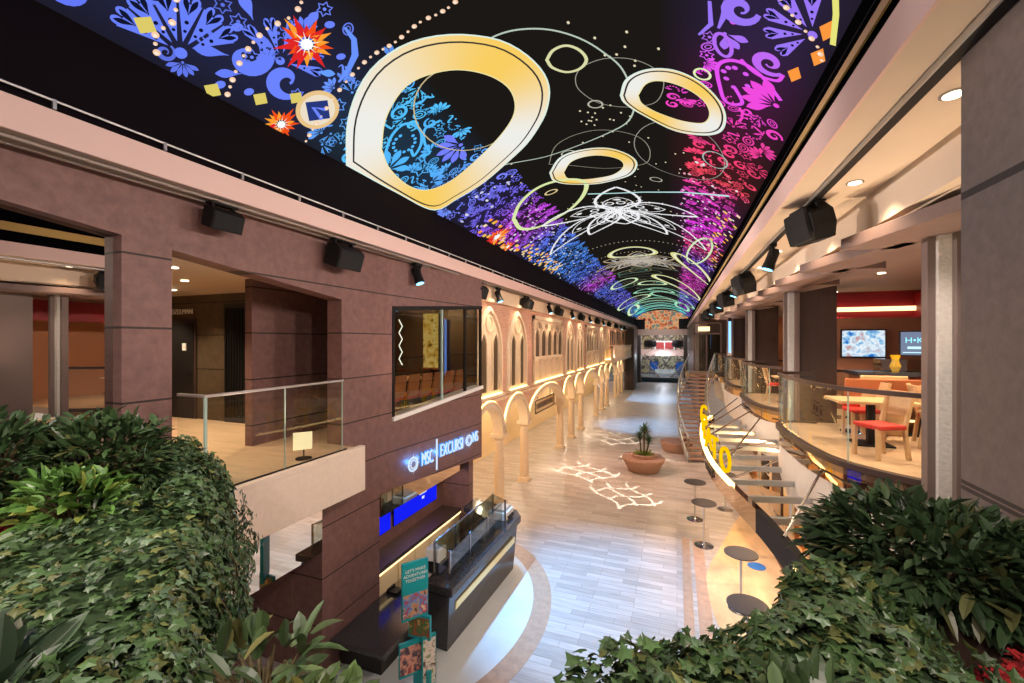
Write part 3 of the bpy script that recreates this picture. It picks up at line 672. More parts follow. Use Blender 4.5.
A.ellipse((-2.72, 7.4), .12, .18, .05, c(7.4), a0=PI * .2, a1=PI * 1.6); A.fan((-3.0, 7.6), -.4, 1.2, 3, .3, .12, c(7.6), DK, 'tear')
for k in range(9): A.disc((-2.45 + .05 * k, 7.95 - .03 * k * k * .3), .028, None, c(7.6))
# near right
c = lambda y: C(1, y)
A.fan((3.3, 5.07), 2.1, 4.4, 5, .58, .18, c(5.2), DK); A.spiral((2.53, 5.08), .2, 0, c(5.2), w=.12, turns=1.2); A.spiral((2.98, 5.76), .2, .5, c(5.7), w=.1, turns=1.3); A.stroke([(p.x, p.y) for p in smooth_path([(2.65, 5.87, 0), (2.8, 6.0, 0), (2.95, 6.05, 0), (3.14, 6.0, 0), (3.18, 5.85, 0)])], .05, c(6.1))
A.ellipse((2.41, 5.71), .1, .2, .05, c(5.6), rot=-.3); A.fan((2.41, 5.5), .1, 1.5, 3, .28, .11, c(5.5), DK, 'tear')
A.stroke([(p.x, p.y) for p in smooth_path([(3.27, 6.35, 0), (2.95, 6.05, 0), (2.68, 5.93, 0), (2.48, 5.98, 0), (2.38, 6.18, 0), (2.46, 6.6, 0), (2.56, 6.89, 0), (2.7, 6.9, 0), (2.8, 6.77, 0), (2.66, 6.5, 0)])], .06, c(6.1))
for p in ((2.48, 5.28), (2.47, 6.21), (2.52, 6.11), (2.6, 6.07), (2.75, 6.12), (2.52, 6.35), (2.64, 6.49), (2.81, 6.35)): A.disc(p, .04, None, c(6.0))
A.fan((3.24, 6.5), 2.4, 4.2, 5, .5, .16, c(6.6), DK, 'tear'); A.stroke([(2.36, 5.0), (2.37, 5.23), (2.33, 5.44)], [.03, .07, .03], c(5.1)); A.stroke([(2.2, 5.05), (2.24, 5.4), (2.11, 5.62)], [.04, .06, .03], c(5.1))
for p in ((3.42, 4.92), (3.45, 5.31), (3.3, 5.74)): A.poly([(p[0], p[1] - .15), (p[0] + .08, p[1]), (p[0], p[1] + .15), (p[0] - .09, p[1])], (1, .32, .05), 5)
A.stroke([(3.3, 4.4), (3.42, 4.7), (3.52, 5.06)], .06, (.8, .78, .2), 5); A.ellipse((2.2, 6.38), .11, .12, .035, (.8, .9, .5), 6)
# the folk pattern running on along both sides
def motif(sd, a, y, s):
    col = C(sd, y, random.uniform(.75, 1.15)); k = random.randrange(7); ang = random.uniform(0, 6.28)
    if k == 0: A.fan((a, y), ang, ang + 2.4, 6, s * .62, s * .17, col, DK, 'tear'); 
    elif k == 1: A.spiral((a, y), s * .34, ang, col, w=s * .15, turns=1.3, sgn=random.choice((-1, 1)))
    elif k == 2: A.ellipse((a, y), s * .3, s * .22, s * .07, col, rot=ang, n=22); A.ellipse((a, y), s * .15, s * .1, s * .05, col, rot=ang, n=14)
    elif k == 3:
        st = [(a + s * (.34 if q % 2 else .2) * math.cos(q * PI / 6), y + s * (.34 if q % 2 else .2) * math.sin(q * PI / 6)) for q in range(12)]; A.stroke(st, s * .06, col, closed=True); A.disc((a, y), s * .08, None, col, n=8)
    elif k == 4: A.fan((a, y), ang, ang + 2.0, 4, s * .66, s * .2, col, DK)
    elif k == 5:
        A.stroke([(a + s * (.5 * math.cos(ang) * t - .2 * math.sin(ang) * math.sin(6 * t)), y + s * (.5 * math.sin(ang) * t + .2 * math.cos(ang) * math.sin(6 * t))) for t in [q / 12 - .5 for q in range(13)]], [s * (.03 + .08 * math.sin(PI * q / 12)) for q in range(13)], col)
        A.disc((a + .2 * s, y + .2 * s), s * .06, None, col, n=8)
    else:
        for q in range(7): t = ang + q * .5; A.disc((a + s * .32 * math.cos(t), y + s * .32 * math.sin(t)), s * .055, None, col, n=7)
        A.tear((a, y), ang, s * .3, s * .12, col)
def fill(sd, lo, hi, y0, y1, s, skip=None):
    y = y0
    while y < y1:
        a = lo + random.uniform(0, .2) * s
        while a < hi:
            p = (sd * a, y + random.uniform(-.2, .2) * s)
            if not (skip and skip(*p)): motif(sd, p[0], p[1], s)
            a += s * random.uniform(.6, .85)
        y += s * .66
fill(-1, 1.75, 3.4, -.6, 2.2, .5); fill(-1, 1.6, 3.0, 2.0, 3.0, .45, lambda a, y: a < -2.3)
fill(-1, 1.7, 3.45, 8.2, 14, .42, lambda a, y: y < 9 and a > -2.4); fill(-1, 1.8, 3.4, 14, 30, .46); fill(-1, 1.9, 3.3, 30, 58, .7)
fill(1, 2.1, 3.4, 2.8, 4.7, .5); fill(1, 2.2, 3.4, 7.0, 14, .4, lambda a, y: y < 8.3 and a < 2.6); fill(1, 2.2, 3.4, 14, 30, .46); fill(1, 2.2, 3.3, 30, 58, .7)
fill(1, 1.75, 2.2, 6.95, 7.5, .3); fill(-1, 1.8, 3.45, 4.9, 8.6, .34, lambda a, y: (a + 2.68) ** 2 + (y - 6.4) ** 2 < .2 or (a + 2.2) ** 2 + (y - 7.3) ** 2 < .16); fill(1, 2.2, 3.4, 5.6, 7.0, .3, lambda a, y: a > 2.3 and y < 6.8); fill(-1, 1.9, 3.4, 2.4, 4.8, .26, lambda a, y: random.random() < .82)
# speckle of small lights along the sides
for k in range(900):
    sd = random.choice((-1, 1)); y = random.uniform(11, 57) if k < 700 else random.uniform(9, 20); a = sd * random.uniform(1.9, 3.5); c0 = C(sd, y); q = random.random()
    A.disc((a, y), random.uniform(.02, .05), random.uniform(.03, .09), tuple(v * (1 - q) + q * .8 for v in c0), 5, n=6)
for sd in (-1, 1):
    for k in range(90 if sd < 0 else 40):
        y = random.uniform(10.5 if sd < 0 else 11, 18 if sd < 0 else 19); a = sd * random.uniform(2.9, 3.5); A.poly([(a - .05, y - .09), (a + .05, y - .05), (a + .05, y + .09), (a - .05, y + .05)], random.choice([(1, .35, .03), (.9, .55, .1), (.9, .7, .4)]), 6)
# gold rings
big_out = [(-3.53, 5.65), (-2.87, 5.1), (-2.21, 4.79), (-1.64, 4.75), (-1.17, 4.88), (-0.73, 5.14), (-0.37, 5.49), (-0.15, 5.99), (-0.09, 6.51), (-0.21, 7.04), (-0.54, 7.68), (-1.19, 8.38), (-2.23, 8.82), (-3.03, 8.65), (-3.5, 8.31), (-3.54, 7.0)]
big_in = [(-2.99, 5.99), (-2.52, 5.58), (-1.95, 5.35), (-1.52, 5.42), (-1.12, 5.65), (-0.8, 6.08), (-0.7, 6.58), (-0.89, 7.16), (-1.4, 7.64), (-2.08, 7.94), (-2.72, 7.99), (-3.17, 7.69), (-3.31, 7.16), (-3.21, 6.45)]
A.gring(big_out, big_in, ph=-2.2)
A.gring([(0.96, 7.19), (1.1, 6.74), (1.41, 6.47), (1.8, 6.4), (2.18, 6.56), (2.49, 6.91), (2.63, 7.34), (2.58, 7.83), (2.27, 8.16), (1.78, 8.23), (1.26, 7.8), (1.0, 7.43)], [(1.24, 7.18), (1.39, 6.83), (1.62, 6.71), (1.97, 6.79), (2.27, 7.03), (2.38, 7.38), (2.28, 7.72), (1.92, 7.82), (1.53, 7.68), (1.29, 7.44)], ph=.6)
A.gring([(-1.01, 9.87), (-0.59, 9.28), (-0.04, 9.15), (0.51, 9.26), (0.91, 9.72), (0.95, 10.27), (0.66, 10.92), (-0.07, 11.27), (-0.71, 10.94), (-1.04, 10.42)], [(-0.73, 10.1), (-0.4, 9.61), (0.14, 9.53), (0.6, 9.83), (0.65, 10.29), (0.3, 10.8), (-0.29, 10.85), (-0.71, 10.52)], ph=.9)
def thinring(pts, w, c0, lay=7): q = smooth_path([(a, b, 0) for a, b in pts + [pts[0]]], 6)[:-1]; A.stroke([(p.x, p.y) for p in q], w, c0, lay, True)
thinring([(-2.59, 11.34), (-2.13, 10.75), (-1.5, 10.42), (-0.9, 10.49), (-0.48, 10.82), (-0.41, 11.3), (-0.77, 12.19), (-1.4, 12.85), (-2.22, 12.94), (-2.68, 12.25)], .12, (.72, .82, .4))
thinring([(0.04, 6.06), (0.18, 5.89), (0.38, 5.84), (0.54, 5.98), (0.59, 6.21), (0.45, 6.4), (0.24, 6.43), (0.07, 6.26)], .05, (.72, .72, .4))
A.stroke([(p.x, p.y) for p in smooth_path([(a, b, 0) for a, b in [(-0.65, 5.39), (-0.47, 5.32), (-0.15, 5.34), (0.24, 5.48), (0.59, 5.74), (0.85, 6.07), (1.07, 6.49), (1.15, 7.18), (1.09, 7.82), (0.79, 8.35), (0.01, 8.89), (-0.88, 9.06), (-1.82, 8.6)]], 6)], .03, (.5, .6, .5), 6)
A.stroke([(-.49, 11.89), (.2, 12.15), (.95, 12.06), (1.96, 11.52), (2.6, 11.0), (3.07, 10.48)], .07, (.5, .8, .8), 8)
thinring([(0.46, 6.38), (0.83, 6.23), (1.26, 6.26), (1.58, 6.5), (1.65, 6.88), (1.48, 7.4), (1.01, 7.59), (0.57, 7.43), (0.33, 6.99), (0.33, 6.65)], .014, (.35, .35, .28), 5)
thinring([(-0.91, 9.47), (-0.52, 8.71), (0.18, 8.41), (0.77, 8.51), (1.18, 8.82), (1.3, 9.44), (1.09, 10.13), (0.18, 10.34)], .016, (.35, .33, .25), 5)
A.ellipse((-1.5, 6.6), .85, 1.15, .022, (.6, .5, .28), 5); A.ellipse((.5, 7.45), .12, .12, .03, (.5, .5, .4), 6); A.ellipse((-.4, 9.2), .14, .12, .03, (.5, .5, .4), 6); A.ellipse((1.35, 11.0), .14, .14, .03, (.5, .5, .4), 6); A.ellipse((2.6, 9.0), .24, .34, .03, (.4, .5, .45), 6); A.ellipse((1.9, 9.2), .9, 1.3, .016, (.35, .35, .3), 5); A.ellipse((-1.3, 11.0), .16, .12, .05, (.75, .6, .3), 6)
for k in range(60):
    p = (random.gauss(.55, .28), random.gauss(7.95, .3)) if k < 18 else (random.gauss(1.2, .25), random.gauss(5.9, .25)) if k < 28 else (random.uniform(-2, 2), random.uniform(8.5, 13)); A.disc(p, .02, .03, (.8, .72, .5), 5, n=6)
# bead strings
for pts in ([(-1.9, 2.2), (-2.94, 2.79), (-3.24, 2.76), (-3.45, 2.86)], [(-1.2, 2.9), (-2.05, 3.57), (-2.59, 3.5), (-3.0, 3.51), (-3.39, 3.59), (-3.5, 3.62)], [(0, 4.3), (-.61, 4.56), (-0.89, 4.62), (-1.17, 4.6), (-1.59, 4.65), (-1.97, 4.61), (-2.45, 4.65), (-3.07, 4.74), (-3.5, 4.8)], [(2.6, 4.3), (2.9, 4.75), (3.2, 5.0), (3.4, 5.15), (3.5, 5.3)]):
    q = smooth_path([(a, b, 0) for a, b in pts], 8); acc = 0; big = True
    for i in range(1, len(q)):
        acc += (q[i] - q[i - 1]).length
        if acc > .085: A.disc((q[i].x, q[i].y), .034 if big else .02, None, (.95, .62, .42), 9, n=10); A.disc((q[i].x - .008, q[i].y), .018 if big else .01, None, (1, .85, .7), 10, n=8); acc = 0; big = not big
for p in ((-3.24, 2.67), (-3.5, 3.46), (-3.3, 3.95), (-3.04, 4.3)): A.poly([(p[0], p[1] - .1), (p[0] + .1, p[1]), (p[0], p[1] + .1), (p[0] - .1, p[1])], (.72, .6, .14), 6)
A.burst((-2.39, 3.94), .36); A.burst((-3.46, 4.36), .26); A.burst((-3.3, 11.55), .5); A.burst((-3.4, 12.6), .3)
# white lace rosette, then a smaller bronze one further on
def lace(c0, R, Ry, col, tips=None):
    def petal(ang, ln, wd, dots=True):
        P = lambda u, v: (c0[0] + R * (math.cos(ang) * u - math.sin(ang) * v), c0[1] + Ry * (math.sin(ang) * u + math.cos(ang) * v))
        out = [P(ln * t, wd * math.sin(PI * t) ** .8 * (1 - .25 * t)) for t in [k / 12 for k in range(13)]]; inn = [P(ln * t, -wd * math.sin(PI * t) ** .8 * (1 - .25 * t)) for t in [k / 12 for k in range(13)]]
        A.stroke(out, .085, col, 9); A.stroke(inn, .085, col, 9)
        for f in ((.6,) if tips else (.72, .5)): A.stroke([P(ln * (.12 + .8 * f * t), wd * f * math.sin(PI * t) ** .8) for t in [k / 10 for k in range(11)]], .035, col, 9); A.stroke([P(ln * (.12 + .8 * f * t), -wd * f * math.sin(PI * t) ** .8) for t in [k / 10 for k in range(11)]], .035, col, 9)
        for k in range(4, 12, 2 if tips else 1): A.stroke([P(ln * k / 13, wd * .75 * math.sin(PI * k / 13)), P(ln * (k + .3) / 13, wd * math.sin(PI * k / 13))], .03, col, 9); A.stroke([P(ln * k / 13, -wd * .75 * math.sin(PI * k / 13)), P(ln * (k + .3) / 13, -wd * math.sin(PI * k / 13))], .03, col, 9)
        A.ellipse(P(ln * .5, 0), R * .07, Ry * .06, .04, col, 9, n=14); A.ellipse(P(ln * .5, 0), R * .03, Ry * .025, .03, col, 9, n=8)
    if tips:
        for (tx, ty, wd) in tips: petal(math.atan2(ty, tx), math.hypot(tx, ty), wd)
        for k in range(14): A.ellipse((c0[0] + .75 * math.cos(k * PI / 7), c0[1] + .75 * math.sin(k * PI / 7)), .12, .12, .05, col, 9, n=10)
    else:
        for k in range(8): petal(PI / 2 + k * PI / 4, 1.0, .26)
    for k in range(16): A.ellipse((c0[0] + R * .33 * math.cos(k * PI / 8), c0[1] + Ry * .33 * math.sin(k * PI / 8)), R * .06, Ry * .06, .035, col, 9, n=10)
    A.ellipse(c0, R * .2, Ry * .2, .05, col, 9, n=24); A.ellipse(c0, R * .08, Ry * .12, .04, col, 9, n=14)
lace((.1, 13.75), 1.0, 1.0, (.9, .9, .92), [(.2, -2.1, .72), (-2.3, -.8, .62), (2.35, -.6, .62), (-2.95, 2.1, .6), (2.85, 3.0, .6), (-1.3, 2.2, .5), (1.4, 2.8, .5), (.05, 1.7, .6)]); lace((.1, 22.6), 2.3, 2.2, (.5, .38, .24)); lace((.1, 22.7), 1.8, 1.8, (.5, .5, .5))
for yq in (12.7, 18.2, 20.4):
    for k in range(26): a = -2.2 + 4.4 * k / 25; A.disc((a, yq + (.5 * abs(a) if yq < 13 else -.05 * a * a)), .03, .05, (.6, .52, .36), 5, n=6)
# rings repeating to the far end
for (a, y, rx, ry, w, cc, rot) in ((-.1, 20.4, 1.02, 1.05, .22, 0, 0), (2.72, 21.7, 2.2, .62, .26, 0, 1.17), (2.05, 30.3, 3.0, .95, .3, 0, 1.1), (-1.5, 29.3, .85, 1.3, .18, 1, .2), (-2.0, 40.3, 1.5, 2.1, .26, 1, .3), (.2, 31.6, .9, 1.0, .22, 1, 0), (2.7, 17.9, .36, 2.9, .07, 1, .08), (.1, 36, 1.5, 1.1, .25, 2, 0), (1.2, 35.5, 1.5, 1.2, .2, 2, .3), (0, 44, 2.0, 1.3, .5, 2, 0), (1.6, 40, 1.6, 3.0, .25, 2, -.4), (-2.7, 48, .6, 3.6, .3, 1, .1), (0, 49.5, 2.5, 1.4, .6, 3, 0), (0, 54, 2.6, 1.8, .9, 3, 0), (2.4, 47, .7, 4, .3, 2, 0)):
    A.ellipse((a, y), rx, ry, w, [(.75, .72, .3), (.6, .8, .4), (.2, .62, .36), (.1, .62, .5)][cc], 8, rot); A.ellipse((a, y), rx * .95, ry * .95, w * .25, (.8, .9, .8), 9, rot)
for k in range(34): y = random.uniform(24, 56); A.ellipse((random.uniform(-1.5, 1.5), y), random.uniform(.3, 2.0), random.uniform(.4, 1.0), .04 + .001 * y, random.choice([(.12, .16, .12), (.2, .17, .08), (.1, .3, .24)]), 6, n=30)
def screen_mat():
    m, nt, out = _new('led_screen_picture'); N = nt.nodes.new; L = nt.links.new
    a = N('ShaderNodeAttribute'); a.attribute_name = 'Col'; e = N('ShaderNodeEmission'); e.inputs[1].default_value = 1.0
    L(a.outputs['Color'], e.inputs[0]); L(e.outputs[0], out.inputs[0]); return m
def colmesh(name, V, F, Cc, m, parent=None):
    me = bpy.data.meshes.new(name); me.from_pydata([tuple(v) for v in V], [], [tuple(f) for f in F]); at = me.color_attributes.new('Col', 'FLOAT_COLOR', 'POINT')
    at.data.foreach_set('color', np.array([(*c, 1.) for c in Cc], dtype=np.float32).ravel()); me.materials.append(m)
    o = bpy.data.objects.new(name, me); COL.objects.link(o)
    if parent is not None: o.parent = parent
    return o
r = thing('led_ceiling_screen', 'vaulted video screen ceiling with gold rings and bright folk patterns on black', 'screen', (0, 0, 0))
colmesh('display', A.v, A.f, A.c, screen_mat(), r)
g = G(); g.extr([(VX + 5.0 * math.sin(t), -2, VZ + 5.0 * math.cos(t)) for t in [-.73 + 1.46 * k / 24 for k in range(25)]] + [(VX + 5.2 * math.sin(t), -2, VZ + 5.2 * math.cos(t)) for t in [.73 - 1.46 * k / 24 for k in range(25)]], (0, 60.4, 0)); g.build('housing', M['black'], r)
# lit end wall of the vault, an orange picture between two black boxes
pts = [(VX + 2.0, 6.76), (VX + 2.0, 8.0), (VX + 3.1, 8.0)] + [(VX + 3.1 * math.cos(t), 8.0 + 1.15 * math.sin(t)) for t in [PI * k / 16 for k in range(1, 16)]] + [(VX - 3.1, 8.0), (VX - 2.0, 8.0), (VX - 2.0, 6.76)]
t = G().extr([(x, 57.7, z) for x, z in pts], (0, .1, 0)).build('end_screen', card('end_picture', [(90, 60, 50), (214, 120, 80), (226, 170, 120), (90, 130, 120), (196, 84, 60)], 5, 2.2, .9)); tag(t, 'orange lit picture closing the far end of the vault', 'screen')
o = G().box(-5.2, VX - 2.0, 57.3, 57.9, 6.75, 8.0).box(VX + 2.0, 1.4, 57.3, 57.9, 6.75, 8.0).box(-5.2, 1.6, 57.9, 58.2, 6.7, 9.6).build('wall_far_header', M['black']); struct(o)
# ================================================================== RIGHT SIDE: restaurant balcony with scalloped glass front
NOSE = [10.3, 15.8, 21.3, 26.8]
def scallop(yn): return [(p.x, p.y) for p in smooth_path([(3.6, yn - 4.1, 0), (2.8, yn - 3.65, 0), (2.22, yn - 3.0, 0), (2.0, yn - 2.2, 0), (1.93, yn - 1.1, 0), (1.93, yn - .2, 0), (2.05, yn + .22, 0), (2.35, yn + .4, 0), (2.7, yn + .4, 0)], 8)]
SCN = ['nearest', 'second', 'third', 'fourth']
for i, yn in enumerate(NOSE):
    S = scallop(yn); n = len(S)
    g = G(); g.extr([(x, y, 3.34) for x, y in S] + [(3.6, yn + 1.45, 3.34), (9, yn + 1.45, 3.34), (9, yn - 4.1, 3.34)], (0, 0, .16))
    struct(g.build('floor_balcony_%d' % (i + 1), M['deckstone']))
    r = thing('scalloped_balcony_front', '%s curved balcony front on the right, bronze mirror band under a dark rim' % SCN[i], 'balcony', (2.4, yn - 2, 3.15), group='scalloped balcony fronts')
    def band(z0, z1, o0, o1, m, name, zf=None):
        V = []; F = []
        for x, y in S: V += [(x + o0, y, z0), (x + o1, y, z1)]
        F = [(2 * k, 2 * k + 2, 2 * k + 3, 2 * k + 1) for k in range(n - 1)]
        return G().add(V, F).build(name, m, r, True, local=False)
    def fr(z): 
        out = []
        for k in range(n):
            a = S[max(k - 1, 0)]; b = S[min(k + 1, n - 1)]; d = Vector((b[0] - a[0], b[1] - a[1], 0)).normalized(); out.append(((S[k][0], S[k][1], z), (-d.y, d.x, 0), (0, 0, 1)))
        return out
    G().sweep(fr(3.3), [(-.04, -.16), (.0, -.16), (.0, .15), (-.04, .15)]).build('mirror_band', M['goldmirror'], r, True, local=False)
    G().sweep(fr(3.5), [(-.06, -.05), (.06, -.05), (.06, .03), (-.06, .03)]).build('rim', M['brown'], r, True, local=False)
    # ivory draped skirt under the front
    V = []; F = []; m = 6
    for k, (x, y) in enumerate(S):
        t = k / (n - 1); dep = .72 + .3 * math.sin(PI * t)
        for j in range(m + 1): f = j / m; V.append((x + .02 + .1 * f * f - .05 * math.sin(PI * f), y, 3.16 - dep * f))
    for k in range(n - 1):
        for j in range(m): F.append((k * (m + 1) + j, k * (m + 1) + j + 1, (k + 1) * (m + 1) + j + 1, (k + 1) * (m + 1) + j))
    G().add(V, F).build('skirt', M['canopy'], r, True, local=False)
    r = thing('curved_glass_balustrade', '%s curved glass balustrade with dark handrail on the right balcony' % SCN[i], 'balustrade', (2.4, yn - 2, 3.5), group='curved glass balustrades')
    cuts = [0, n // 4, n // 2, 3 * n // 4, n - 1]
    for a, b in zip(cuts[:-1], cuts[1:]):
        G().sweep(fr(3.52)[a:b + 1], [(-.006, 0), (.006, 0), (.006, 1.0), (-.006, 1.0)]).build('glass_panel', M['glass'], r, False, local=False)
    for a in cuts[1:-1]:
        x, y = S[a]; G().box(x - .007, x + .007, y - .007, y + .007, 3.52, 4.52).build('glass_joint', M['glassedge'], r, local=False)
    G().sweep(fr(4.54), [(-.03, -.03), (.03, -.03), (.03, .03), (-.03, .03)]).build('handrail', M['brown'], r, True, local=False)
# columns with taupe fins either side of a white textured core
CYR = [5.55, 10.8, 16.35, 22.2]; CN = ['nearest', 'second', 'third', 'fourth']
for i, y in enumerate(CYR):
    r = thing('finned_column', '%s finned column with white textured core along the right balcony' % CN[i], 'column', (2.465 if i == 0 else 2.27, y, 3.5), group='finned columns')
    G().box(-.055, .06, -.05, .04, 0, 2.85).build('core', M['fabric'], r)
    G().box(-.12, -.05, .0, .12, 0, 2.85).build('fin', M['fin'], r, bev=.004); G().box(.05, .14, -.12, -.04, 0, 2.85).build('fin', M['fin'], r, bev=.006)
    if i: struct(G().box(2.42, 3.1, y + .02, y + .7, 3.5, 6.4).build('wall_pier_%d' % i, M['brown']))
o = G().box(2.65, 2.8, 3.25, 5.2, 0, 6.45).build('wall_right_return', M['fin']); struct(o)
# blue lit slot by the third pier
o = thing('light_column', 'thin blue lit vertical tube beside a dark pier on the right balcony', 'light', (2.2, 21.6, 3.5)); G().tube([(0, 0, 1.2), (0, 0, 2.6)], .05, 8).build('tube', emis('blue_tube', (130, 190, 255), 2.0), o); G().tube([(0, 0, 2.6), (0, 0, 2.85)], .07, 8).build('cap', M['black'], o); G().tube([(0, 0, 0), (0, 0, 1.2)], .02, 8).build('rod', M['chrome'], o)
# zigzag timber boards over the balcony front
k = 0
for y0 in (4.2, 6.0, 7.8, 9.7, 11.6, 13.5, 15.4, 17.3, 19.2, 21.4):
    k += 1
    g = G(); R = Matrix.Translation((2.44, y0, 6.30)) @ Matrix.Rotation(math.radians(13), 4, 'Z')
    g.box(-.24, .34, -.15, 1.95, -.05, .08, M=R)
    o = g.build('ceiling_board', M['slat'], bev=.006); tag(o, '%s slanting brown board of the zigzag eave over the right balcony' % ORD[k - 1], 'board', 'zigzag eave boards')
# restaurant interior
g = G(); g.box(2.7, 9, 3.2, 24, 6.36, 6.45); struct(g.build('ceiling_restaurant', mat('taupe_ceiling', (128, 110, 104), .6)))
g = G(); g.box(3.2, 9, 12.4, 12.5, 5.75, 6.36); g.box(5.0, 5.1, 4, 12.5, 5.75, 6.3); struct(g.build('trim_11', M['redband']))
g = G(); g.box(3.1, 9, 13.2, 13.4, 3.5, 6.4); struct(g.build('wall_restaurant_end', mat('walnut_wall', (150, 104, 80), .5, 0, (3, .1))))
g = G(); g.box(7, 7.2, 3, 24, 3.5, 6.4); g.box(2.7, 7.2, 24, 24.15, 3.5, 6.4)
struct(g.build('wall_restaurant_side', mat('amber_wall', (196, 136, 92), .6)))
g = G(); g.box(3.3, 5.4, 12.3, 12.36, 5.9, 6.0); struct(g.build('trim_12', M['warm2']))
r = thing('wall_screen', 'wide lit wall screen with pale blue food picture inside the right restaurant', 'screen', (4.31, 13.16, 5.15)); G().box(-.43, .43, -.03, 0, -.32, .32).build('picture', card('food_picture', [(30, 110, 200), (150, 200, 235), (236, 244, 250), (190, 215, 235), (214, 160, 150), (60, 130, 200)], 2, 5, 1.0), r); G().box(-.46, .46, 0, .03, -.35, .35).build('bezel', M['black'], r)
r = thing('menu_screen', 'small framed grey screen with cyan lettering inside the right restaurant', 'screen', (4.42, 10.95, 5.17), -.35); G().box(-.2, .2, -.02, 0, -.24, .22).build('picture', emis('grey_screen', (128, 140, 168), .9), r); G().box(-.23, .23, 0, .03, -.27, .25).build('frame', M['brown'], r)
text('lettering', 'H•K', .16, emis('cyan_text', (150, 235, 250), 1.4), frame((0, -.026, .05), (1, 0, 0), (0, 0, 1), (0, -1, 0)), r, .002); G().box(-.1, .1, -.026, -.02, -.12, -.07).box(-.17, .17, -.026, -.02, -.2, -.18).build('caption_bar', emis('cyan_text2', (200, 240, 250), 1.2), r)
r = thing('bar_counter', 'long black bar counter with glass display inside the right restaurant', 'counter', (4.6, 10.5, 3.5)); G().box(-1.3, 1.9, -.3, .3, 0, 1.05).build('front', M['wood2'], r); G().box(-1.36, 1.96, -.38, .36, 1.05, 1.12).build('worktop', M['granite'], r); G().box(-.9, .1, -.1, .3, 1.12, 1.36).build('glass_case', M['glass2'], r); G().box(.2, 1.4, -.05, .3, 1.12, 1.4).build('machine', M['dark'], r); G().box(-1.3, 1.9, -.33, -.3, .2, .24).build('light_strip', M['warm2'], r)
r = thing('lamp_vase', 'small yellow glass vase on the black bar counter', 'vase', (3.95, 10.5, 4.62)); G().lathe([(.05, 0), (.09, .1), (.05, .22), (.08, .32)], n=14).build('vase', mat('amber', (220, 160, 30), .2, emit=(255, 190, 40), es=.4), r, True)
def chair(name, label, loc, rz, wood, seat, group):
    r = thing(name, label, 'chair', loc, rz, group)
    G().box(-.22, .22, -.22, .22, .43, .5).build('seat', seat, r, bev=.02)
    for sx in (-1, 1):
        G().bar((sx * .2, -.2, 0), (sx * .19, -.2, .45), .045, .045).build('leg', wood, r); G().bar((sx * .2, .26, 0), (sx * .19, .2, .45), .045, .05).build('leg', wood, r)
        G().bar((sx * .19, .2, .42), (sx * .19, .34, .98), .04, .05).build('back_post', wood, r)
    G().extr([(-.2, .27, .62), (.2, .27, .62), (.2, .34, .97), (-.2, .34, .97)], (0, .02, 0)).build('backrest', wood, r, bev=.008)
    return r
def table(name, label, loc, sx, sy, group=None, h=.74):
    r = thing(name, label, 'table', loc, 0, group); G().box(-sx / 2, sx / 2, -sy / 2, sy / 2, h - .045, h).build('tabletop', M['wood'], r, bev=.008)
    G().box(-.05, .05, -.05, .05, .02, h - .04).build('pedestal', M['black'], r); G().box(-.25, .25, -.25, .25, 0, .025).build('base', M['black'], r); return r
ch = chair('dining_chair', 'oak dining chair with red seat standing nearest behind the curved glass', (2.78, 7.9, 3.5), -1.15, M['wood'], M['red'], 'red seated dining chairs')
for loc, rz, lab in (((3.1, 9.55, 3.5), -1.5, 'red seated oak chair at the pale table next to the second finned column'), ((4.05, 9.2, 3.5), 1.6, 'red seated oak chair on the far right of the pale table'), ((3.9, 8.6, 3.5), .5, 'red seated oak chair between the two pale tables'), ((2.7, 14.4, 3.5), 1.2, 'red seated oak chair behind the second curved glass'), ((3.62, 13.6, 3.5), -1.4, 'red seated oak chair behind the second column, deeper inside'), ((2.7, 19.6, 3.5), 1.2, 'red seated oak chair behind the third curved glass')):
    dup(ch, loc, rz, lab)
table('dining_table', 'pale oak dining table at the curved glass by the second finned column', (3.0, 8.85, 3.5), 1.1, .75, 'restaurant tables'); table('dining_table', 'pale oak dining table close to the nearest finned column', (3.55, 7.35, 3.5), .8, .7, 'restaurant tables'); table('dining_table', 'pale oak dining table behind the second curved glass', (2.9, 13.9, 3.5), .8, .7, 'restaurant tables')
st = None
for k in range(6):
    lab = '%s tan leather high back bar seat along the black bar, from the left' % ORD[k]
    if st is None:
        st = thing('bar_chair', lab, 'chair', (3.1, 9.95, 3.5), 0, 'tan bar seats'); G().box(-.2, .2, -.2, .2, .5, .6).build('seat', M['red'], st, bev=.02); G().extr([(-.2, -.2, .55), (.2, -.2, .55), (.19, -.27, 1.02), (-.19, -.27, 1.02)], (0, .06, 0)).build('backrest', M['orange'], st, bev=.02); G().tube([(0, 0, 0), (0, 0, .5)], .03, 8).build('post', M['black'], st); G().lathe([(.2, 0), (.2, .02)], n=16).build('foot', M['black'], st)
    else: dup(st, (3.1 + .34 * k, 9.95, 3.5), None, lab)
bt = thing('booth_divider', 'pale timber booth back behind the curved glass', 'booth', (3.5, 9.75, 3.5)); G().box(-.35, .35, -.03, .03, 0, 1.08).build('panel', M['wood'], bt, bev=.02); G().box(-.35, .35, .03, .1, .3, 1.0).build('cushion', M['orange'], bt, bev=.02)
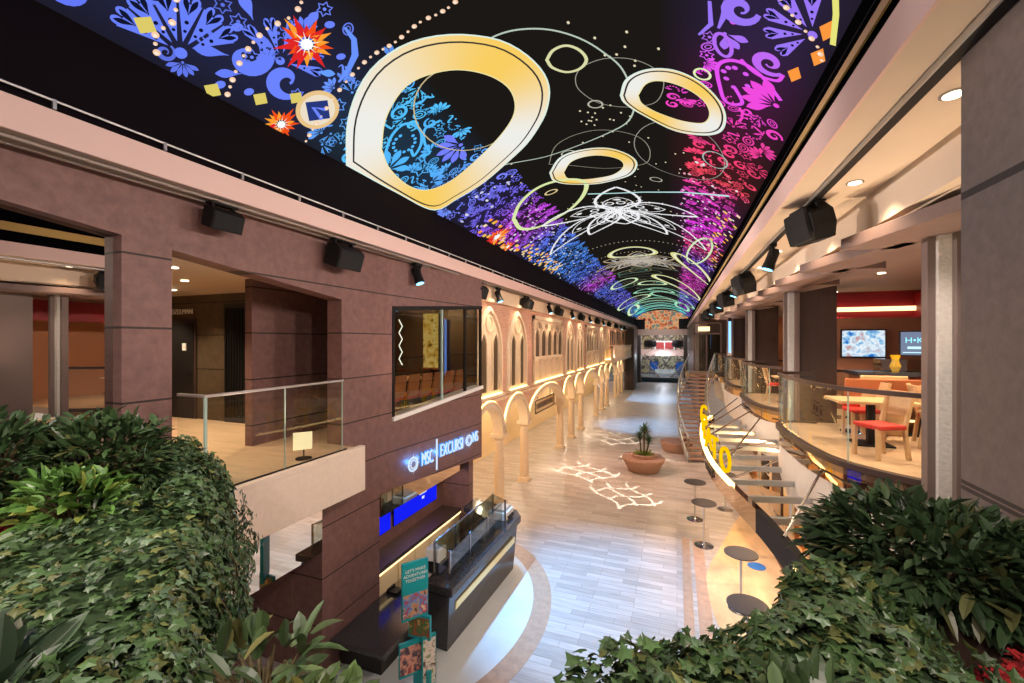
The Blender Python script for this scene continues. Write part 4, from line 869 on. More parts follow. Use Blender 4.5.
# lower storey behind the kiosk
g = G(); g.box(3.4, 3.6, 3.2, 28, 0, 3.34); struct(g.build('wall_right_lower', M['wall']))
for k, (y, w, c) in enumerate(((10.2, .5, 'wood2'), (12.6, .4, 'dark'), (14.6, .9, 'wood2'), (17.2, 1.6, 'brown'), (19.6, 1.4, 'dark'), (22, 1.6, 'wood2'))):
    struct(G().box(3.34, 3.4, y, y + w, 0, 3.2).build('trim_%d' % (20 + k), M[c]))
g = G(); g.box(1.2, 1.6, 27.5, 58, 0, 7); struct(g.build('wall_right_far', M['slat']))
g = G(); g.box(1.6, 3.2, 27.5, 27.7, 3.5, 6.5); g.box(2.9, 3.4, 22, 22.3, 3.5, 6.4); struct(g.build('wall_right_far_return', M['brown']))
r = thing('lift_frame', 'grey metal framed glass box at the top of the curved stairs', 'frame', (1.0, 27.3, 3.5)); g = G()
for x in (-.1, .55, 1.3): g.box(x, x + .08, 0, .08, 0, 2.8)
g.box(-.1, 1.38, 0, .08, 2.1, 2.2).box(-.1, 1.38, 0, .08, 2.72, 2.8).build('frame', M['fin'], r); G().box(0, 1.3, .03, .05, 0, 2.1).build('glass', M['glass2'], r); G().box(.15, .75, -.02, .1, 2.3, 2.55).build('light_panel', M['warm2'], r)
struct(G().box(.5, 3.4, 24.7, 27.4, 3.36, 3.5).build('floor_landing', M['deckstone']))
# ================================================================== GELATO KIOSK
ring = smooth_path([(1.5, 4.6, 2.7), (1.36, 5.4, 2.7), (1.29, 6.1, 2.7), (1.17, 7.0, 2.7), (.97, 8.0, 2.7), (.78, 9.1, 2.7), (.68, 10.1, 2.7), (.64, 11.4, 2.7), (.67, 12.8, 2.7), (.8, 14.4, 2.7), (1.1, 15.6, 2.7)], 8)
def pathframes(P):
    out = []
    for k in range(len(P)):
        d = (P[min(k + 1, len(P) - 1)] - P[max(k - 1, 0)]).normalized(); out.append((P[k], (-d.y, d.x, 0), (0, 0, 1)))
    return out
r = thing('kiosk_canopy', 'open metal roof ring with spokes and rods over the gelato bar', 'canopy', (1.5, 10, 2.7))
PF = pathframes(ring); cutk = 26
G().sweep(PF[cutk:], [(-.05, -.3), (.05, -.3), (.05, .04), (-.05, .04)]).build('ring_beam', M['goldmirror'], r, True, local=False)
G().sweep(PF[:cutk + 1], [(-.05, -.3), (.05, -.3), (.05, .04), (-.05, .04)]).build('ring_beam', M['black'], r, True, local=False)
G().sweep(PF[:14], [(.05, -.16), (.07, -.16), (.07, -.06), (.05, -.06)]).build('light_strip', M['warm'], r, True, local=False)
G().sweep(PF[cutk + 8:], [(.0, .04), (.09, .04), (.09, .08), (.0, .08)]).build('light_strip', M['warm'], r, True, local=False)
def rx(y): return min(ring, key=lambda p: abs(p.y - y)).x
for y in (7.0, 7.85, 8.7, 9.6, 10.5, 11.4, 12.3, 13.3, 14.3):
    G().bar((rx(y), y, 2.68), (2.35 if y < 11 else 2.8, y + .35, 2.68), .06, .1).build('spoke', M['alu'], r, local=False, bev=.005)
for (a, b) in (((rx(14.5), 14.5, 2.75), (2.0, 17.2, 3.2)), ((rx(13.4), 13.4, 2.75), (2.0, 15.8, 3.2)), ((rx(12), 12, 2.75), (2.0, 14.2, 3.2)), ((rx(9.2), 9.2, 2.75), (2.0, 12.8, 3.2)), ((1.25, 6.3, 2.75), (2.1, 7.9, 3.3)), ((rx(8.7), 8.7, 2.7), (2.4, 11.2, 2.7)), ((rx(10.5), 10.5, 2.7), (2.6, 13, 2.7))):
    G().tube([a, b], .02, 6).build('tie_rod', M['chrome'], r, local=False)
G().sweep([((2.35, 7 + .3 * k, 2.68), (1, 0, 0), (0, 0, 1)) for k in range(28)], [(-.03, -.05), (.03, -.05), (.03, .05), (-.03, .05)]).build('inner_rail', M['alu'], r, local=False)
G().box(rx(14.6) - .03, rx(14.6) + .03, 14.55, 14.6, 2.7, 3.9).build('mast', M['chrome'], r, local=False)
for y in (6.6, 11, 15): G().tube([(2.33, y, 0), (2.33, y, 2.65)], .05, 10).build('post', M['alu'], r, local=False)
r = thing('letter_sign', 'glowing yellow letters standing on the ring above the gelato bar', 'sign', (.75, 11, 2.74))
for ch_, y in zip('GELATO', (13.9, 12.55, 11.55, 10.6, 9.7, 8.8)):
    x = rx(y); k = min(range(len(ring)), key=lambda q: abs(ring[q].y - y)); d = (ring[min(k + 1, len(ring) - 1)] - ring[k - 1]).normalized()
    F = frame((x - .75, y - 11, .28), (.26, -.966, 0), (0, 0, 1), (-.966, -.26, 0))
    text('letter', ch_, .66 if ch_ != 'G' else .85, M['yellow'], F, r, .02, 0)
t = thing('ring_lettering', 'small dark lettering on the lit ring below the yellow letters', 'sign', (rx(9.9) - .07, 9.9, 2.55)); text('letters', 'CREPES', .24, M['brown'], frame((0, 0, 0), (.1, -1, 0), (0, 0, 1), (-1, -.1, 0)), t, .01)
r = thing('kiosk_counter', 'pale curved counter of the gelato bar with brown plinth', 'counter', (2.4, 12, 0))
S2 = [(2.15 + .02 * k, 15.4 - .5 * k) for k in range(12)]
fr2 = pathframes([Vector((x, y, 0)) for x, y in S2])
G().sweep(fr2, [(-.05, .1), (.3, .1), (.3, 1.1), (-.05, 1.1)]).build('front', M['marble'], r, local=False); G().sweep(fr2, [(-.08, 0), (.3, 0), (.3, .1), (-.08, .1)]).build('plinth', M['wood2'], r, local=False); G().sweep(fr2, [(-.1, 1.1), (.4, 1.1), (.4, 1.16), (-.1, 1.16)]).build('worktop', M['goldmirror'], r, local=False)
r = thing('gelato_case', 'curved gelato display case with turquoise lid under the ring', 'display case', (3.05, 8.1, 0)); G().box(-.45, .3, -1.3, 1.3, 0, 1.0).build('cabinet', M['wood'], r); G().sweep([((0, -1.3 + .26 * k, 1.0), (1, 0, 0), (0, 0, 1)) for k in range(11)], [(-.45 + .35 * (1 - math.cos(t * PI / 12)), .45 * math.sin(t * PI / 12)) for t in range(7)] + [(.3, .45), (.3, 0)]).build('lid', mat('turquoise', (120, 205, 205), .1), r, True)
g = G()
for k in range(9): g.box(-.3, .2, -1.2 + .27 * k, -1.0 + .27 * k, 1.0, 1.06)
g.build('trays', M['chrome'], r)
r = thing('kiosk_cupboard', 'tall cream cupboard wall inside the gelato bar', 'cupboard', (3.15, 11.5, 0)); G().box(-.15, .2, -1.9, 1.8, 0, 2.3).build('carcass', M['wall'], r)
for k in range(4): G().box(-.18, -.15, -1.85 + .91 * k, -1.0 + .91 * k, .1, 2.2).build('door', M['marble'], r)
# ================================================================== CURVED STAIRCASE
r = thing('curved_staircase', 'curved open staircase with brown treads and glass sides rising to the right balcony', 'staircase', (1.0, 20.3, 0))
NS = 20
def stc(t): return Vector((1.08 - .48 * math.sin(PI * t) + .12 * t, 20.35 + 4.5 * t, 3.5 * t))
def sdir(t): return (stc(min(1, t + .01)) - stc(max(0, t - .01))).normalized()
for k in range(NS):
    t = (k + .5) / NS; p = stc(t); d = sdir(t); n = Vector((d.y, -d.x, 0)).normalized(); d = Vector((d.x, d.y, 0)).normalized()
    z = 3.5 * (k + 1) / NS; p.z = 0; q = [p - n * .62 - d * .15, p + n * .62 - d * .15, p + n * .62 + d * .14, p - n * .62 + d * .14]
    G().extr([(v.x, v.y, z - .06) for v in q], (0, 0, .06)).build('tread', M['terra'], r, local=False)
for s in (-1, 1):
    P = []; 
    for k in range(21):
        t = k / 20; d = sdir(t); n = Vector((d.y, -d.x, 0)).normalized(); P.append(stc(t) + n * .64 * s)
    G().sweep(pathframes(P), [(-.03, -.1), (.03, -.1), (.03, .2), (-.03, .2)]).build('stringer', M['alu'], r, True, local=False)
    G().sweep(pathframes(P), [(-.006, .22), (.006, .22), (.006, .98), (-.006, .98)]).build('glass_side', M['glass'], r, True, local=False)
    G().tube([p + Vector((0, 0, 1.02)) for p in P], .035, 8).build('handrail', M['alu'], r, True, local=False)
    for k in range(0, 21, 3): G().tube([P[k], P[k] + Vector((0, 0, 1.02))], .022, 6).build('post', M['chrome'], r, local=False)
r = thing('round_bench', 'terracotta curved bench with red cushion at the foot of the stairs', 'bench', (-.02, 22.2, 0)); G().lathe([(.62, 0), (.75, .4), (.75, .45)], n=28).build('body', M['terra'], r, True); q = G().lathe([(.05, -.3), (.3, -.26), (.33, 0), (.3, .26), (.05, .3)], n=18).build('cushion', mat('wine_red', (120, 20, 26), .6), r, True); q.location = (.3, -.1, .65); q.scale = (.45, 1, 1)
# ================================================================== EXCURSION DESK AND ITS SIGN
blku = Vector((.4, 3.4, 0)).normalized(); blkn = Vector((3.4, -.4, 0)).normalized()
def bpt(y, z, off=0): p = Vector((blk(y), y, z)) + blkn * off; return p
r = thing('lit_lettering', 'blue white backlit lettering with compass emblem above the desk', 'sign', bpt(8.7, 2.75, .03))
halo = emis('sign_halo', (60, 150, 255), 1.6); face = emis('sign_face', (222, 238, 255), 1.0)
def onface(u, z, off=.04): return frame(blku * u + Vector((0, 0, z)) + blkn * off, blku, (0, 0, 1), blkn)
CON = lambda k: Matrix.Diagonal((k, 1, 1, 1))
for tx, sz, u, z, k in (('MSC', .40, -.69, -.03, .52), ('EXCURSI', .40, .2, .01, .58), ('NS', .36, 1.2, .05, .6)):
    text('letters', tx, sz, face, onface(u, z) @ CON(k), r, .012, -.006); text('halo', tx, sz, halo, onface(u, z, .012) @ CON(k), r, .002, .012)
lamp_dummy = None
def emblem(u, z, R, name):
    g = G(); F = onface(u, z)
    g.tube([F @ Vector((R * .62 * math.cos(t * PI / 14), R * .62 * math.sin(t * PI / 14), 0)) for t in range(28)], R * .08, 6, closed=True)
    for k in range(16):
        a = k * PI / 8; l = R * (1.0 if k % 4 == 0 else .86 if k % 2 == 0 else .7)
        g.add([F @ Vector(v) for v in ((math.cos(a - .22) * R * .3, math.sin(a - .22) * R * .3, .01), (math.cos(a) * l, math.sin(a) * l, .01), (math.cos(a + .22) * R * .3, math.sin(a + .22) * R * .3, .01))], [(0, 1, 2)])
    return g.build(name, face, r)
emblem(-1.16, -.04, .22, 'emblem'); emblem(.9, .03, .2, 'emblem'); g = G(); F = onface(-.38, -.02); g.add([F @ Vector(v) for v in ((-.03, -.34, 0), (.03, -.34, 0), (.03, .34, 0), (-.03, .34, 0))], [(0, 1, 2, 3)]).build('divider', face, r)
# white sill, glass bay window
r = bpy.data.objects.new('window_9', None); COL.objects.link(r); struct(r, 'glass corner bay window above the lit lettering', 'window')
def wq(y0, z0, y1, z1, th=.05, off=0): return [bpt(y0, z0, off), bpt(y1, z1, off)]
G().extr([bpt(7.02, 3.66, .05), bpt(10.3, 3.98, .05), bpt(10.3, 4.06, .05), bpt(7.02, 3.74, .05)], blkn * -.3).build('sill', M['white'], r)
def wz(y, f): z0 = 3.7 + .32 * (y - 7.02) / 3.28; z1 = 5.84 + .24 * (y - 7.02) / 3.28; return z0 + (z1 - z0) * f
g = G()
for y in (7.06, 9.55, 10.26): g.bar(bpt(y, wz(y, 0), -.02), bpt(y, wz(y, 1), -.02), .06, .06, up=(0, 1, 0))
g.bar(bpt(7.02, wz(7.02, 1), -.02), bpt(10.3, wz(10.3, 1), -.02), .08, .08); g.build('frame', M['black'], r)
G().bar(bpt(8.6, wz(8.6, 0), 0), bpt(8.6, wz(8.6, 1), 0), .035, .05, up=(0, 1, 0)).build('mullion', M['glassedge'], r)
for a, b in ((7.08, 8.58), (8.62, 9.53), (9.57, 10.24)): G().extr([bpt(a, wz(a, 0), -.02), bpt(b, wz(b, 0), -.02), bpt(b, wz(b, 1), -.02), bpt(a, wz(a, 1), -.02)], blkn * -.01).build('pane', M['glass2'], r)
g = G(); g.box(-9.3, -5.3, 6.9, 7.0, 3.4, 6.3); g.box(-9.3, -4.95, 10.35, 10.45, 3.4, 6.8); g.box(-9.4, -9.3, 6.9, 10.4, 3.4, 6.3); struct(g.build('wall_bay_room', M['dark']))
g = G(); g.box(-9.3, -5.4, 7.0, 10.35, 3.45, 3.5); struct(g.build('floor_bay_room', M['wood2'])); g = G(); g.box(-9.3, -5.45, 7.0, 10.35, 6.12, 6.2); struct(g.build('ceiling_bay_room', mat('bay_ceiling', (120, 92, 66), .6)))
r = thing('zigzag_light', 'white zigzag neon line inside the bay window', 'light', (-5.6, 7.9, 4.62)); G().tube([(0, .0 + (.12 if k % 2 else 0), 1.05 - .14 * k) for k in range(8)], .012, 6).build('tube', emis('zigzag', (245, 240, 225), 2.2), r)
r = thing('gold_panel', 'amber lit patterned panel inside the bay window', 'panel', (-6.2, 10.15, 3.5), PI / 2 + PI); G().box(-.05, .0, -.22, .22, 1.0, 2.45).build('panel', card('amber_panel', [(120, 80, 30), (226, 170, 70), (250, 210, 120), (160, 100, 40)], 1, 6, .7), r); G().box(-.08, .03, -.25, .25, .95, 1.0).build('frame', M['wood2'], r)
t = thing('blue_strip', 'thin blue lit vertical strip inside the bay window', 'light', (-5.8, 10.25, 4.3)); G().box(-.025, .025, 0, .03, 0, 1.5).build('tube', emis('blue_strip', (90, 130, 220), 1.2), t)
bc = None
for k in range(7):
    lab = '%s tan backed seat in the row inside the bay window' % ORD[k]
    if bc is None:
        bc = thing('lounge_chair', lab, 'chair', (-5.75, 7.3, 3.5), 0, 'bay window seats'); G().extr([(-.24, -.19, .44), (.2, -.19, .44), (.2, .19, .44), (-.24, .19, .44)], (0, 0, .09)).build('seat', M['red'], bc, bev=.015); G().extr([(.17, -.2, .5), (.17, .2, .5), (.24, .2, .98), (.24, -.2, .98)], (.05, 0, 0)).build('backrest', M['orange'], bc, bev=.015)
        for sx in (-.2, .2):
            for sy in (-.17, .17): G().bar((sx, sy, 0), (sx, sy, .45), .03).build('leg', M['black'], bc)
    else: dup(bc, (-5.75 + .05 * k, 7.3 + .44 * k, 3.5), None, lab)
table('lounge_table', 'long timber table behind the seats inside the bay window', (-6.5, 8.6, 3.5), .6, 2.6, None, .78)
# recess furniture
r = thing('back_counter', 'brown back counter with pale lit front under the blue screens', 'counter', (-5.5, 8.3, 0)); G().box(-5.75, -5.2, 6.7, 10.0, .84, .92).build('worktop', M['brown'], r, local=False); G().box(-5.75, -5.24, 6.7, 10.0, 0, .84).build('front', M['wall'], r, local=False); G().box(-5.24, -5.2, 6.7, 10.0, .8, .84).build('light_strip', M['warm2'], r, local=False)
for k in range(5): G().box(-5.236, -5.23, 7.35 + .6 * k, 7.36 + .6 * k, 0, .8).build('joint', M['gold'], r, local=False)
for a, b, lab in ((7.35, 7.75, 'small blue screen at the left end of the desk recess'), (7.9, 9.65, 'wide blue screen with white caption in the desk recess')):
    t = thing('wall_monitor', lab, 'screen', (-5.73, (a + b) / 2, 1.45)); G().box(0, .02, -(b - a) / 2, (b - a) / 2, -.24, .24).build('panel', M['screenblue'], t); G().box(-.02, 0, -(b - a) / 2 - .02, (b - a) / 2 + .02, -.26, .26).build('bezel', M['black'], t)
    if b - a > 1: G().box(.02, .024, .1, .4, .1, .15).box(.02, .024, .2, .3, -.02, .04).build('caption', face, t)
# the black stone desk
r = thing('excursion_desk', 'long black granite service counter with brass inlay and angled end', 'counter', (-4.0, 8, 0))
top = [(-3.44, 6.3), (-3.4, 9.55), (-3.62, 9.85), (-4.9, 10.25), (-4.92, 9.6), (-4.05, 9.1), (-4.0, 6.35)]
bod = [(-3.6, 6.42), (-3.5, 9.3), (-3.75, 9.6), (-4.8, 10.05), (-4.8, 9.6), (-3.95, 9.0), (-3.95, 6.45)]
G().extr([(x, y, 1.0) for x, y in top], (0, 0, .14)).build('worktop', M['granite'], r, local=False, bev=.01)
g = G(); n = len(bod)
g.add([(x, y, 0) for x, y in bod] + [(x * .5 + a * .5, y * .5 + b * .5, .95) for (x, y), (a, b) in zip(bod, top)], [tuple(range(n - 1, -1, -1)), tuple(range(n, 2 * n))] + [(i, (i + 1) % n, (i + 1) % n + n, i + n) for i in range(n)]); g.build('body', M['granite'], r, local=False)
G().extr([(x * .7 + a * .3 , y * .7 + b * .3, .93) for (x, y), (a, b) in zip(bod, top)], (0, 0, .08)).build('shadow_gap', M['dark'], r, local=False)
G().extr([(-3.53, 6.6, .62), (-3.43, 9.2, .66), (-3.42, 9.2, .8), (-3.51, 6.6, .76)], (-.02, 0, 0)).build('brass_inlay', M['brass'], r, local=False)
r = thing('sneeze_screen', 'clear glass screen standing along the black counter top', 'screen', (-3.75, 8, 1.14))
G().box(-3.92, -3.91, 6.55, 9.1, 1.14, 1.72).build('glass_panel', M['glass2'], r, local=False)
for a, b in ((6.55, 7.3), (7.33, 8.1), (8.13, 8.9)): G().box(-3.62, -3.61, a, b, 1.14, 1.62).build('glass_panel', M['glass2'], r, local=False)
G().extr([(-3.92, 6.55, 1.72), (-3.6, 6.55, 1.62), (-3.6, 9.1, 1.62), (-3.92, 9.1, 1.72)], (0, 0, .012)).build('top_glass', M['glass2'], r, local=False)
g = G()
for y in (6.55, 7.31, 8.11, 9.1): g.box(-3.63, -3.6, y - .015, y + .015, 1.14, 1.64); g.box(-3.93, -3.9, y - .015, y + .015, 1.14, 1.74)
g.bar((-3.92, 6.55, 1.73), (-3.92, 9.1, 1.73), .025); g.build('posts', M['chrome'], r, local=False)
pr = thing('printer', 'white printer on the far end of the black counter', 'printer', (-3.8, 9.35, 1.14)); G().box(-.22, .2, -.25, .25, 0, .18).build('body', M['white'], pr, bev=.02); G().box(-.15, .15, -.2, .2, .18, .24).build('lid', M['grey'] if 'grey' in M else M['alu'], pr, bev=.01); G().box(.2, .24, -.15, .15, .05, .08).build('tray', M['black'], pr)
pr = thing('coffee_machine', 'white and black machine on the near end of the black counter', 'machine', (-4.0, 6.75, 1.14)); G().box(-.14, .14, -.13, .13, .2, .42).build('head', M['white'], pr, bev=.02); G().box(-.12, -.02, -.12, .12, 0, .2).build('body', M['black'], pr); G().box(-.14, .16, -.14, .14, 0, .03).build('tray', M['chrome'], pr)
for k, (x, y, lab) in enumerate(((-3.72, 7.5, 'glass jar on the counter behind the near glass pane'), (-3.74, 8.0, 'glass jar in the middle of the counter behind glass'), (-3.72, 8.55, 'glass jar on the counter behind the far glass pane'))):
    t = thing('glass_jar', lab, 'jar', (x, y, 1.145)); G().lathe([(.07, 0), (.08, .05), (.08, .22), (.05, .27)], n=14).build('jar', M['glass2'], t, True); G().lathe([(.055, .27), (.055, .3)], n=12).build('lid', M['chrome'], t)
r = thing('bench', 'low dark slab bench against the bronze pillar', 'bench', (-4.6, 6.2, 0)); G().box(-5.12, -4.1, 5.4, 7.0, .42, .5).build('seat', M['granite'], r, local=False, bev=.01); G().box(-5.1, -4.3, 5.6, 6.8, 0, .42).build('base', M['dark'], r, local=False)
t = thing('telephone', 'black desk telephone on the low slab bench', 'telephone', (-4.95, 6.85, .5)); G().box(-.12, .12, -.1, .1, 0, .05).build('body', M['black'], t); G().bar((-.08, -.1, .07), (-.08, .1, .07), .04).build('handset', M['black'], t)
# teal promotion stand
r = thing('display_stand', 'teal stacked board stand with holiday pictures beside the black counter', 'sign', (-3.62, 5.5, 0), math.radians(-4))
p1 = card('picture_beach', [(60, 50, 50), (200, 150, 110), (70, 140, 200), (180, 60, 70), (230, 220, 200)], 4, 9); p2 = card('picture_reef', [(20, 60, 50), (160, 80, 50), (60, 110, 60), (210, 150, 90)], 8, 9); p3 = card('picture_ruin', [(150, 60, 66), (220, 160, 140), (60, 60, 80), (200, 120, 110)], 12, 8); p4 = card('picture_town', [(90, 60, 40), (230, 220, 210), (120, 150, 90)], 15, 14)
Rz = lambda a, x, y: Matrix.Translation((x, y, 0)) @ Matrix.Rotation(math.radians(a), 4, 'Z')
def board(a, x, y, w, z0, z1, pic, pz0, pz1, h=.05):
    b = G().box(-w / 2, w / 2, -h / 2, h / 2, z0, z1, M=Rz(a, x, y)).build('board', M['teal'], r, bev=.004)
    if pic: G().box(-w / 2 + .012, w / 2 - .012, -h / 2 - .003, -h / 2, pz0, pz1, M=Rz(a, x, y)).build('picture', pic, b)
    return b
b1 = board(58, 0, 0, .40, 1.12, 1.96, p1, 1.16, 1.5); board(8, .03, .08, .36, .78, 1.14, p2, .82, 1.1); board(56, -.02, -.02, .42, .3, .8, p3, .34, .74); board(60, .16, .12, .22, .1, .84, p4, .12, .8); board(-10, .06, .1, .34, .02, .34, None, 0, 0)
for k, (tx, sz, z) in enumerate((('LET\'S MAKE', .06, 1.84), ('ADVENTURES', .06, 1.77), ('TOGETHER', .06, 1.70))): text('lettering', tx, sz, M['white'], Rz(58, 0, 0) @ frame((0, -.028, z), (1, 0, 0), (0, 0, 1), (0, -1, 0)), b1, .001)
# ================================================================== PROMENADE FURNITURE
tb = None
for i, (x, y, lab) in enumerate(((.49, 13.78, 'farthest dark round bar table, furthest up the promenade'), (.64, 12.09, 'dark round bar table on the plank floor touching the onyx oval edge'), (1.16, 9.46, 'dark round bar table in the middle of the golden onyx oval'), (1.03, 7.64, 'dark round bar table half hidden behind the ivy'), (1.39, 14.93, 'bar table whose top hides behind the gelato ring'))):
    if tb is None:
        tb = thing('bar_table', lab, 'table', (x, y, 0), 0, 'round bar tables'); G().lathe([(.29, 1.08), (.3, 1.085), (.3, 1.1), (.295, 1.105)], n=40).build('tabletop', M['tabletop'], tb, True); G().tube([(0, 0, .02), (0, 0, 1.08)], .024, 12).build('pole', M['alu'], tb, True); G().lathe([(.23, 0), (.23, .012), (.05, .03), (.03, .05)], n=32).build('base', M['chrome'], tb, True)
    else: dup(tb, (x, y, 0), None, lab)
o = G().lathe([(.19, .007), (.19, .011)], (1.72, 11.4, 0), 32).build('floor_sticker', M['bluedot'], local=(1.72, 11.4, 0)); tag(o, 'round blue sticker on the golden onyx floor', 'sticker')
PL = (-1.27, 18.3, 0)
r = thing('planter_bench', 'round terracotta planter bench in the middle of the promenade', 'planter', PL); G().lathe([(.56, 0), (.6, .04), (.82, .46), (.84, .5), (.82, .54), (.46, .54)], n=48).build('seat_bowl', M['terra'], r, True); G().lathe([(.44, .5), (.46, .66), (.42, .68), (.38, .66)], n=36).build('collar', M['terra'], r, True); G().lathe([(.39, .6), (.39, .64)], n=24).build('soil', M['soil'], r)
# yucca
def colverts(n, base, var):
    return [tuple(max(0, min(1, b * random.uniform(1 - var, 1 + var))) for b in base) for _ in range(n)]
def blade(V, F, Cc, p, d, ln, wd, up, col, bend=.3, seg=4):
    d = Vector(d).normalized(); up = Vector(up); s = d.cross(up); s = s.normalized() if s.length > 1e-4 else Vector((1, 0, 0)); nrm = s.cross(d)
    o = len(V)
    for k in range(seg + 1):
        t = k / seg; c = Vector(p) + d * ln * t - Vector((0, 0, 1)) * bend * ln * t * t; w_ = wd * (math.sin(PI * (t * .92 + .08)) ** .7) * .5 + .001
        V += [c - s * w_ + nrm * w_ * .35, c, c + s * w_ + nrm * w_ * .35]; Cc += [col, tuple(v * .8 for v in col), col]
    for k in range(seg):
        a = o + 3 * k; F += [(a, a + 1, a + 4, a + 3), (a + 1, a + 2, a + 5, a + 4)]
t = thing('yucca_plant', 'yucca with spiky green heads growing in the round planter', 'plant', (PL[0], PL[1], .62))
g = G(); V = []; F = []; Cc = []
for (x, y, h) in ((-.14, .05, .65), (.05, -.05, 1.0), (.2, .08, .55), (.02, .12, .85)):
    g.tube([(x * .5, y * .5, 0), (x * .8, y * .8, h * .5), (x, y, h)], .03, 7)
    for k in range(60):
        a = random.uniform(0, 6.28); e = random.uniform(-.2, 1.4); c = random.uniform(.8, 1.2); blade(V, F, Cc, (x, y, h - .1 + random.uniform(0, .14)), (math.cos(a) * math.cos(e), math.sin(a) * math.cos(e), math.sin(e)), random.uniform(.28, .45), .03, (0, 0, 1), (.05 * c, .12 * c, .06 * c), .1)
g.build('stems', M['stem'], t, True)
for k in range(120):
    a = random.uniform(0, 6.28); e = random.uniform(.2, 1.2); c = random.uniform(.7, 1.3); rr = random.uniform(0, .3); blade(V, F, Cc, (rr * math.cos(a), rr * math.sin(a), .02), (math.cos(a) * math.cos(e), math.sin(a) * math.cos(e), math.sin(e)), random.uniform(.15, .32), .05, (0, 0, 1), (.22 * c, .34 * c, .06 * c), .3)
colmesh('leaves', V, F, Cc, M['leaf'], t)
# ================================================================== SPEAKERS, SPOTS, RAILS
def speaker_big(name, label, loc, rz, s, group, sq=0.):
    r = thing(name, label, 'loudspeaker', loc, rz, group)
    # local: y along the hall, +x faces the hall, hung from z = 0
    prof = [(-.14, -.13), (-.02, -.22), (.16, -.19), (.18, .19), (-.02, .22), (-.14, .13)]
    tilt = Matrix.Translation((0, 0, -.28 * s)) @ Matrix.Rotation(.25, 4, 'Y') @ Matrix.Scale(s, 4)
    if sq == 0:
        g = G(); g.extr([tilt @ Vector((x, -.30, z)) for x, z in ((-.12, -.17), (.18, -.2), (.2, .12), (.08, .2), (-.12, .19))], tilt.to_3x3() @ Vector((0, .6, 0))); g.build('cabinet', M['speaker'], r, bev=.012 * s)
        G().extr([tilt @ Vector((.185, -.28, -.18)), tilt @ Vector((.185, .28, -.18)), tilt @ Vector((.203, .28, .11)), tilt @ Vector((.203, -.28, .11))], tilt.to_3x3() @ Vector((.012, 0, 0))).build('grille', M['grille'], r)
    else:
        g = G(); g.extr([tilt @ Vector((-.16, y, z)) for y, z in ((-.2, -.24), (.2, -.24), (.3, -.06), (.3, .12), (.16, .25), (-.16, .25), (-.3, .12), (-.3, -.06))], tilt.to_3x3() @ Vector((.3, 0, 0))); g.build('cabinet', M['speaker'], r, bev=.012 * s)
        G().sweep([(tilt @ Vector((.14, y, 0)), tilt.to_3x3() @ Vector((1, 0, 0)), tilt.to_3x3() @ Vector((0, 0, 1))) for y in (-.26, -.15, 0, .15, .26)], [(0, -.22), (.05, -.2), (.06, 0), (.04, .2), (0, .22)]).build('grille', M['grille'], r)
    g = G(); g.box(-.03, .03, -.22 * s, -.18 * s, -.16 * s, 0); g.box(-.03, .03, .18 * s, .22 * s, -.16 * s, 0); g.box(-.05, .05, -.26 * s, .26 * s, -.02, 0); g.build('bracket', M['black'], r)
    return r
def track_spot(label, loc, rz, group):
    r = thing('stage_spotlight', label, 'spotlight', loc, rz, group)
    G().box(-.05, .05, -.12, .12, -.06, 0).build('base', M['black'], r, bev=.005); G().box(-.02, .02, -.11, -.09, -.22, -.05).box(-.02, .02, .09, .11, -.22, -.05).build('yoke', M['black'], r)
    T = Matrix.Translation((0, 0, -.22)) @ Matrix.Rotation(-.35, 4, 'Y')
    q = G().lathe([(.06, .14), (.085, .1), (.085, -.1), (.1, -.16), (.1, -.2)], n=18).build('head', M['black'], r, True); q.matrix_local = T
    q = G().lathe([(.085, -.21), (.07, -.2)], n=18).build('lens', M['bluelens'], r); q.matrix_local = T
    return r
def seq_label(kind, i, side): return '%s %s under the %s soffit, counting from the camera end' % (ORD[i], kind, side)
i = j = 0
for (y, k) in ((3.54, 's'), (5.5, 'b'), (7.6, 't'), (10.5, 'b'), (11.9, 't'), (14.5, 'b'), (17.4, 't'), (18.9, 'b'), (21.6, 't'), (23.8, 'b'), (26.4, 't'), (28.9, 'b'), (31.5, 't'), (34.3, 'b'), (38.5, 'b'), (42, 't'), (45, 'b')):
    if k == 't': track_spot(seq_label('black stage spotlight', j, 'left'), (-4.95, y, 6.79), 0, 'left soffit spotlights'); j += 1
    else: speaker_big('loudspeaker', seq_label('black wedge loudspeaker', i, 'left'), (-4.95, y, 6.79), 0, .62 if k == 's' else .9, 'left soffit loudspeakers'); i += 1
i = j = 0
for (y, k, s) in ((6.0, 'b', .85), (8.2, 't', 1), (11.4, 'b', .95), (12.8, 't', 1), (15.4, 'b', .95), (17, 't', 1), (18.9, 'b', .95), (21, 't', 1), (23.3, 'b', .95), (26, 'b', .9)):
    if k == 't': track_spot(seq_label('black stage spotlight', j, 'right'), (1.46, y, 6.8), PI, 'right soffit spotlights'); j += 1
    else: speaker_big('loudspeaker', seq_label('black eight sided loudspeaker', i, 'right'), (1.46, y, 6.8), PI + .25, s, 'right soffit loudspeakers', 1); i += 1
r = thing('lighting_track', 'black ceiling track running along the right soffit', 'track', (1.46, 20, 6.8)); G().box(1.42, 1.5, -2, 27.3, 6.79, 6.828).build('channel', M['black'], r, local=False); G().box(1.405, 1.42, -2, 27.3, 6.785, 6.828).build('edge', M['alu'], r, local=False)
r = thing('clip_rail', 'thin white cable rail with clips along the top of the left fascia', 'rail', (-4.74, 20, 7.16)); G().tube([(-4.74, -2, 7.16), (-4.74, 55, 7.16)], .009, 6).build('cable', M['white'], r, local=False)
cl = None
